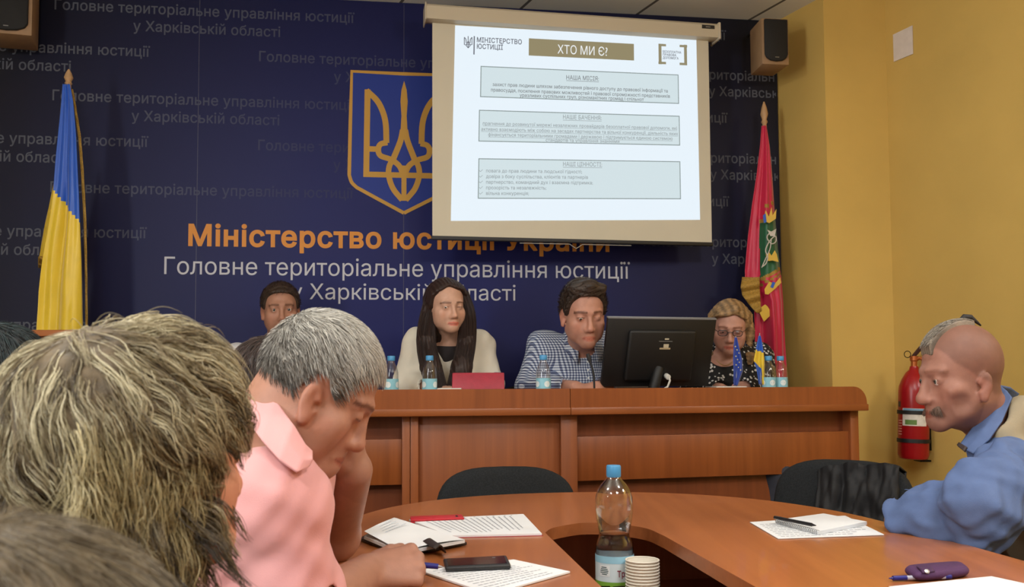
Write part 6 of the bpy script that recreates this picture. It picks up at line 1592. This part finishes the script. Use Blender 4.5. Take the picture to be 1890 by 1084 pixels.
def dirB(p_, t):
    r = p_ - wh; r /= np.linalg.norm(r, axis=1, keepdims=True) + 1e-6; sw = np.stack([-r[:, 1], r[:, 0], 0 * r[:, 0]], 1)
    return r * 1.0 + sw * .45 + np.array((0, -.10, -.55)) * (.3 + t) + np.stack([np.sign(p_[:, 0]) * .25 * t, .5 * (p_[:, 1] > .0) * t, 0 * r[:, 0]], 1)
rt = skull_points(h, 1350, lambda x, y, z: z > hairline(HBL, y) + .01, .014)
rt2 = np.stack([RNG.uniform(-.08, .08, 1100), RNG.uniform(-.115, .045, 1100), RNG.uniform(-.13, .03, 1100)], 1); q_ = (rt2 - np.array((0, -.035, -.03))) / np.array((.088, .098, .12)); nq = np.linalg.norm(q_, axis=1, keepdims=True)
rt2 = np.array((0, -.035, -.03)) + q_ / nq * np.array((.088, .098, .12)); rt2 = rt2[(rt2[:, 2] > hairline(HBL, rt2[:, 1]) + .005) & (rt2[:, 1] < .05)]
ra = np.concatenate([rt, rt2]); ln_ = np.concatenate([RNG.uniform(.055, .115, len(rt)), RNG.uniform(.035, .085, len(rt2))])
ln_ = ln_ * np.where(ra[:, 1] > .015, .55, 1)
g = flow(ra, 11, ln_, lambda t: .010 + .007 * math.sin(PI * min(1, t * .75)), dirB, .85, 3)
lift_ = RNG.uniform(-.3, 1, (len(g), 1, 1)); cen = np.array((0, -.02, .0)); rad = g - cen; rad /= np.linalg.norm(rad, axis=2, keepdims=True)
tt_ = np.linspace(0, 1, 11)[None, :, None]; g = g + rad * (.008 * lift_ * np.sin(PI * tt_ * .9) + .006 * lift_ * tt_ ** 2) + fnoise(ra, 40, 7)[:, None, :] * .009 * tt_ ** 2
g[..., 1] = np.where(g[..., 1] > .080, .080 + .4 * (g[..., 1] - .080), g[..., 1])
v = np.clip(RNG.normal(.36, .30, (len(g), 1)) + .34 * np.clip(ra[:, 2:3] / .09, -1, 1), 0, 1)
S_ = clumped(g, 11, .0036, .55, .0022); vv = np.clip(np.repeat(v, 11, 0) + RNG.normal(0, .12, (len(S_), 1)), 0, 1)
colB = np.where(vv < .5, mixcol((54, 44, 34), (126, 110, 80), vv * 2), mixcol((126, 110, 80), (204, 195, 162), vv * 2 - 1))
strands('hair_strands', to_world(h, S_), .00050, M_STR, t7, colB)
fly = skull_points(h, 14, lambda x, y, z: (z > .07) & (y < .05), .014); tt_ = np.linspace(0, 1, 11)[None, :, None]; up_ = fly - np.array((0, -.02, .0)); up_ /= np.linalg.norm(up_, axis=1, keepdims=True)
g = fly[:, None, :] + up_[:, None, :] * .013 * np.sin(PI * tt_ * .95) + (dirB(fly, 0.0) / np.linalg.norm(dirB(fly, 0.0), axis=1, keepdims=True))[:, None, :] * tt_ * RNG.uniform(.03, .055, (14, 1, 1)) + fnoise(fly, 90, 3)[:, None, :] * .01 * tt_
strands('stray_strands', to_world(h, g), .0004, M_STR, t7, mixcol((96, 82, 58), (190, 180, 146), RNG.uniform(0, 1, (14, 1))))
# fringe falling over the temple and wisps by the jaw
fr = np.array([(x, y, z) for x, y, z in zip(RNG.uniform(-.06, .078, 150), RNG.uniform(.02, .07, 150), RNG.uniform(.05, .11, 150))]); q_ = (fr - SK_C) / (SK_R + .012); fr = SK_C + q_ / np.linalg.norm(q_, axis=1, keepdims=True) * (SK_R + .012)
g = flow(fr, 9, RNG.uniform(.03, .055, len(fr)), lambda t: .009 + .005 * math.sin(PI * t), lambda p_, t: np.array((.45, .15, -.75)) + 0 * p_, .6, 9)
g[..., 1] = np.where(g[..., 1] > .080, .080 + .4 * (g[..., 1] - .080), g[..., 1])
S_ = clumped(g, 10, .004, .5, .003); vv = np.clip(RNG.normal(.6, .22, (len(S_), 1)), 0, 1); strands('fringe_strands', to_world(h, S_), .0005, M_STR, t7, np.where(vv < .5, mixcol((54, 44, 34), (126, 110, 80), vv * 2), mixcol((126, 110, 80), (204, 195, 162), vv * 2 - 1)))
jw = np.stack([RNG.uniform(.066, .084, 420), RNG.uniform(-.10, .008, 420), RNG.uniform(-.07, .045, 420)], 1)
tt_ = np.linspace(0, 1, 9)[None, :, None]; g = jw[:, None, :] + tt_ * np.stack([RNG.uniform(-.012, .012, 420), RNG.uniform(-.02, .018, 420), RNG.uniform(-.085, -.04, 420)], 1)[:, None, :] + np.array((.012, 0, 0)) * np.sin(PI * tt_) + fnoise(jw, 60, 4)[:, None, :] * .012 * tt_ ** 2
S_ = clumped(g, 8, .0036, .35, .004); vv = np.clip(RNG.normal(.55, .2, (len(S_), 1)), 0, 1); strands('jaw_wisps', to_world(h, S_), .00045, M_STR, t7, mixcol((90, 74, 46), (206, 192, 146), vv))

# ------------------------------------------------------------------ man with the scalp lock (right)
crop = (lambda x, y, z: np.minimum(z - np.interp(y, [-.12, -.05, -.02, .02, .045, .065, .09], [-.055, -.05, -.02, .012, .03, .062, .078]), .02), (.56, .54, .52), .8)
h = Head(at(1772, 695, 2.15), PI / 2 + .06, -.12, 0, (1.0, .92, 1.04), eye=.0020, gaunt=1, nose=1.25, brow=(.62, .50, .42), brow_w=.6, stubble=.55, ear_z=-.022, crop=crop, neck_r=.050, jaw=.98, lip=(.8, .55, .5))
nk = at(1850, 800, 2.22); sl, sr = at(1862, 868, 2.08), at(1948, 850, 2.44); chest = at(1960, 980, 2.28); pel = at(2040, 1200, 2.32); pel.z = .54
elb = at(1806, 980, 1.955); elb.z = TT + .075; wr_ = at(1680, 970, 2.14); wr_.z = TT + .045
m_blue = mat('blue_chambray', (82, 102, 144), .8, var=.10, scale=26, bump=.3, bscale=600)
m_sk9 = skin('skin_weathered', (152, 108, 92), .55)
def sleeve_drape(G):
    G.chain([sl, at(1832, 905, 1.99), at(1812, 958, 1.97)], [.066, .072, .070], .03); G.chain([at(1812, 966, 1.97), at(1740, 966, 2.04), at(1668, 966, 2.10)], [.066, .048, .036], .02)
    G.plane((0, 0, TT + .003), V3(0, 0, -1)) if False else None
t9 = seated('person with a shaved head and grey scalp lock in a blue shirt and beige vest', h, m_sk9, m_blue, 'shirt', V3(-1, -.2, -.4), nk, sl, sr, chest, pel, 0.0,
    [near_arm(sl, elb, wr_, rs=[.052, .044, .029], hand=dict(dirn=V3(.15, 1, -.05), back=V3(-.2, 0, 1), side=1, curl=(.6, .7, .7, .8)), sleeve=1.98, so=.014, flare=.006), near_arm(sr, at(1840, 1000, 2.42), at(1745, 975, 2.26), rs=[.052, .044, .029], hand=dict(dirn=V3(-.8, -.3, 0), back=V3(0, 0, 1), side=-1, curl=(.4, .5, .5, .6)), sleeve=1.9, so=.02)],
    vox=.0042, zlow=.70, o=.012, wr=lambda X, Y, Z: folds(.0075, 26, 5)(X, Y, Z) + folds(.0035, 64, 2)(X, Y, Z), trousers=(70, 66, 58), top_fn=sleeve_drape)
h.eyes(t9, (80, 84, 80), (0, -.05))
# scalp lock: one band of grey hair along the top, a dark tied end at the crown
def lock_keep(x, y, z): return np.maximum(np.abs(x) - (.026 + .06 * np.clip(.02 - y, -.05, .03)), np.maximum(.06 - z, -.5))
hm = hairm('grey_scalp_lock', (118, 106, 92)); 
hair_cap(h, t9, hm, .010, amp=.0015, vox=.0028, keep=lambda x, y, z: np.maximum(np.maximum(np.abs(x) - .024, np.maximum(.055 - z, -.045 - y)), y - .080), tintfn=lambda L: np.clip(1 + .4 * np.sin(L[:, :1] * 700 + 40 * L[:, 1:2]), .5, 1.4) * np.ones((1, 3)), name='scalp_lock')
rt = skull_points(h, 1400, lambda x, y, z: (np.abs(x) < .023) & (z > .075) & (y > -.045) & (y < .072), .008)
g = flow(rt, 5, RNG.uniform(.012, .024, len(rt)), lambda t: .009 + .003 * t, lambda p_, t: np.array((.05, .9, -.1)) + 0 * p_, .35, 2); strands('lock_strands', to_world(h, g), .0006, M_STR, t9, mixcol((70, 62, 54), (176, 166, 150), RNG.uniform(0, 1, (len(g), 1))))
mb = MB(); mb.tube([h.P(.0, -.022, .124), h.P(0, -.034, .130), h.P(0, -.050, .128), h.P(0, -.064, .116), h.P(0, -.074, .107)], [.005, .008, .007, .004, .002], 10); mb.build('tied_tail', mat('dark_tied_hair', (28, 24, 24), .6, bump=.6, bscale=500), t9)
# moustache
rt = np.stack([RNG.uniform(-.028, .028, 900), np.zeros(900), RNG.uniform(-.064, -.057, 900)], 1); rt[:, 1] = .0925 - 15 * rt[:, 0] ** 2
tt_ = np.linspace(0, 1, 5)[None, :, None]; g = rt[:, None, :] + tt_ * np.stack([rt[:, 0] * .5, .005 + 0 * rt[:, 0], -.010 - .30 * np.abs(rt[:, 0])], 1)[:, None, :] + RNG.normal(size=(900, 1, 3)) * .0022 * tt_; strands('moustache', to_world(h, g), .0006, M_STR, t9, mixcol((74, 56, 46), (126, 100, 84), RNG.uniform(0, 1, (900, 1))))
# eyebrow tufts
# collar and vest
strip('collar', t9, [[at(1846, 712, 2.20), at(1858, 722, 2.16), at(1868, 734, 2.13)], [at(1822, 750, 2.15), at(1838, 762, 2.11), at(1850, 778, 2.09)], [at(1796, 790, 2.13), at(1812, 800, 2.09), at(1826, 812, 2.07)], [at(1772, 822, 2.12), at(1784, 832, 2.09), at(1796, 838, 2.07)]], m_blue, .005)
strip('collar', t9, [[at(1846, 712, 2.20), at(1866, 716, 2.26), at(1880, 726, 2.30)], [at(1812, 752, 2.28), at(1822, 770, 2.32), at(1834, 790, 2.34)], [at(1780, 812, 2.24), at(1786, 826, 2.26), at(1794, 840, 2.28)]], m_blue, .005)
strip('collar_tip', t9, [[at(1771, 818, 2.118), at(1785, 826, 2.088)], [at(1767, 823, 2.116), at(1780, 834, 2.086)]], mat('dark_collar_tip', (52, 40, 40), .7), .006, 4, 4)
m_vest = mat('beige_vest_cloth', (150, 138, 114), .85, var=.06, scale=18, bump=.3, bscale=500)
G = Field([(1.0, 1.75, .005)], [(1.95, 2.75, .005)], [(pel.z - .05, 1.2, .006)])
torso(G, pel, chest, nk, sl + V3(.03, .03, -.01), sr, V3(-1, -.2, -.4), .026); G.chain([at(1850, 800, 2.10), at(1890, 760, 2.16)], [.03, .035], .03)
G.cone(sl + V3(-.12, -.02, -.10), sl + V3(-.015, -.03, -.035), .10, .068, .012, 'c'); G.cone(nk + V3(-.02, 0, .0), h.P(0, -.02, -.09), .075, .07, .012, 'c'); G.cone(nk + V3(-.03, 0, -.01), chest + V3(-.30, 0, .06), .06, .07, .012, 'c'); G.wrinkle(folds(.004, 18, 8))
cloth_mesh('vest', G, m_vest, t9)

# ------------------------------------------------------------------ people mostly hidden behind others
def hidden(label, pos, yaw, pitch, hair_rgb, top_rgb, sk, lift=.014, tab=None, arms=(), zlow=None, group=None, strand=None, fem=0, lean=.08, n=2500, rad=.0007, ln=(.03, .06)):
    h = Head(pos, yaw, pitch, 0, (1, 1, 1), eye=.003, fem=fem, neck_r=.05); f = h.R @ V3(0, 1, 0); f.z = 0; f.normalize(); sd = f.cross(V3(0, 0, 1)); nk = h.P(0, -.05, -.16)
    a = [near_arm(nk + sd * s_ * .18 - V3(0, 0, .06), nk + sd * s_ * .22 + f * .05 - V3(0, 0, .33), nk + sd * s_ * .08 + f * .22 - V3(0, 0, .38), hand=dict(dirn=f, back=V3(0, 0, 1), side=s_)) for s_ in (1, -1)] if not arms else arms(nk, sd, f)
    pz = max(.46, nk.z - .50); t = seated(label, h, sk, mat('dark_top', top_rgb, .85, var=.08, scale=30), 'shirt', f, nk, nk - sd * .18 - V3(0, 0, .06), nk + sd * .18 - V3(0, 0, .06), nk - f * .01 - V3(0, 0, .25), V3(nk.x - f.x * lean, nk.y - f.y * lean, pz), 0.0, a, vox=.006, group=group)
    tb = tab or [-.10, -.095, -.08, -.05, -.02, -.01, .0, .045, .06, .07]
    hair_cap(h, t, hairm(label.split()[2] + '_hair_base', hair_rgb), lift, tb, .004, .004, tintfn=lambda L: grey_noise(L, .35))
    rt = skull_points(h, n, lambda x, y, z: z > hairline(tb, y) + .01, lift - .002); g = flow(rt, 7, RNG.uniform(*ln, len(rt)), lambda t_: lift + .008 * t_, lambda p_, t_: (p_ - np.array((0, -.05, .125))) * 8 + np.array((0, .1, -.4)), .5, 5)
    c1, c2 = strand or (hair_rgb, tuple(min(255, int(x * 1.7 + 10)) for x in hair_rgb)); strands('hair_strands', to_world(h, g), rad, M_STR, t, mixcol(c1, c2, RNG.uniform(0, 1, (len(g), 1)))); return t, h
sk5 = skin('skin_olive', (180, 142, 108))
def arm5(nk, sd, f):
    return [near_arm(nk + sd * .18 - V3(0, 0, .06), at(604, 960, 1.93), at(586, 850, 1.90), rs=[.05, .038, .027], hand=dict(dirn=V3(-.1, .1, 1), back=V3(.6, -.6, 0), side=1, curl=(.9, 1, 1, 1)), sleeve=.8),
            near_arm(nk - sd * .18 - V3(0, 0, .06), nk - sd * .2 + f * .1 - V3(0, 0, .3), nk - sd * .05 + f * .22 - V3(0, 0, .2), hand=dict(dirn=V3(0, 0, 1), back=f, side=-1), sleeve=.8)]
hidden('person with dark brown hair mostly hidden behind the grey-haired man', at(518, 726, 2.12), -PI / 2 + .1, -.15, (44, 34, 30), (40, 40, 46), sk5, .014, arms=arm5)
hidden('person with black hair at the left edge, in front of the lectern', at(4, 706, 2.1), -PI / 2 + 1.0, -.1, (20, 24, 26), (30, 32, 38), sk5, .014, strand=((14, 16, 18), (58, 74, 76)))
hidden('person with blurry light brown hair in the bottom left corner, nearest the camera', at(-6, 1418, .5), -PI / 2 + .35, -.1, (98, 84, 62), (60, 60, 66), sk5, .012, strand=((76, 64, 48), (142, 128, 102)), n=4000, rad=.0004, fem=1)
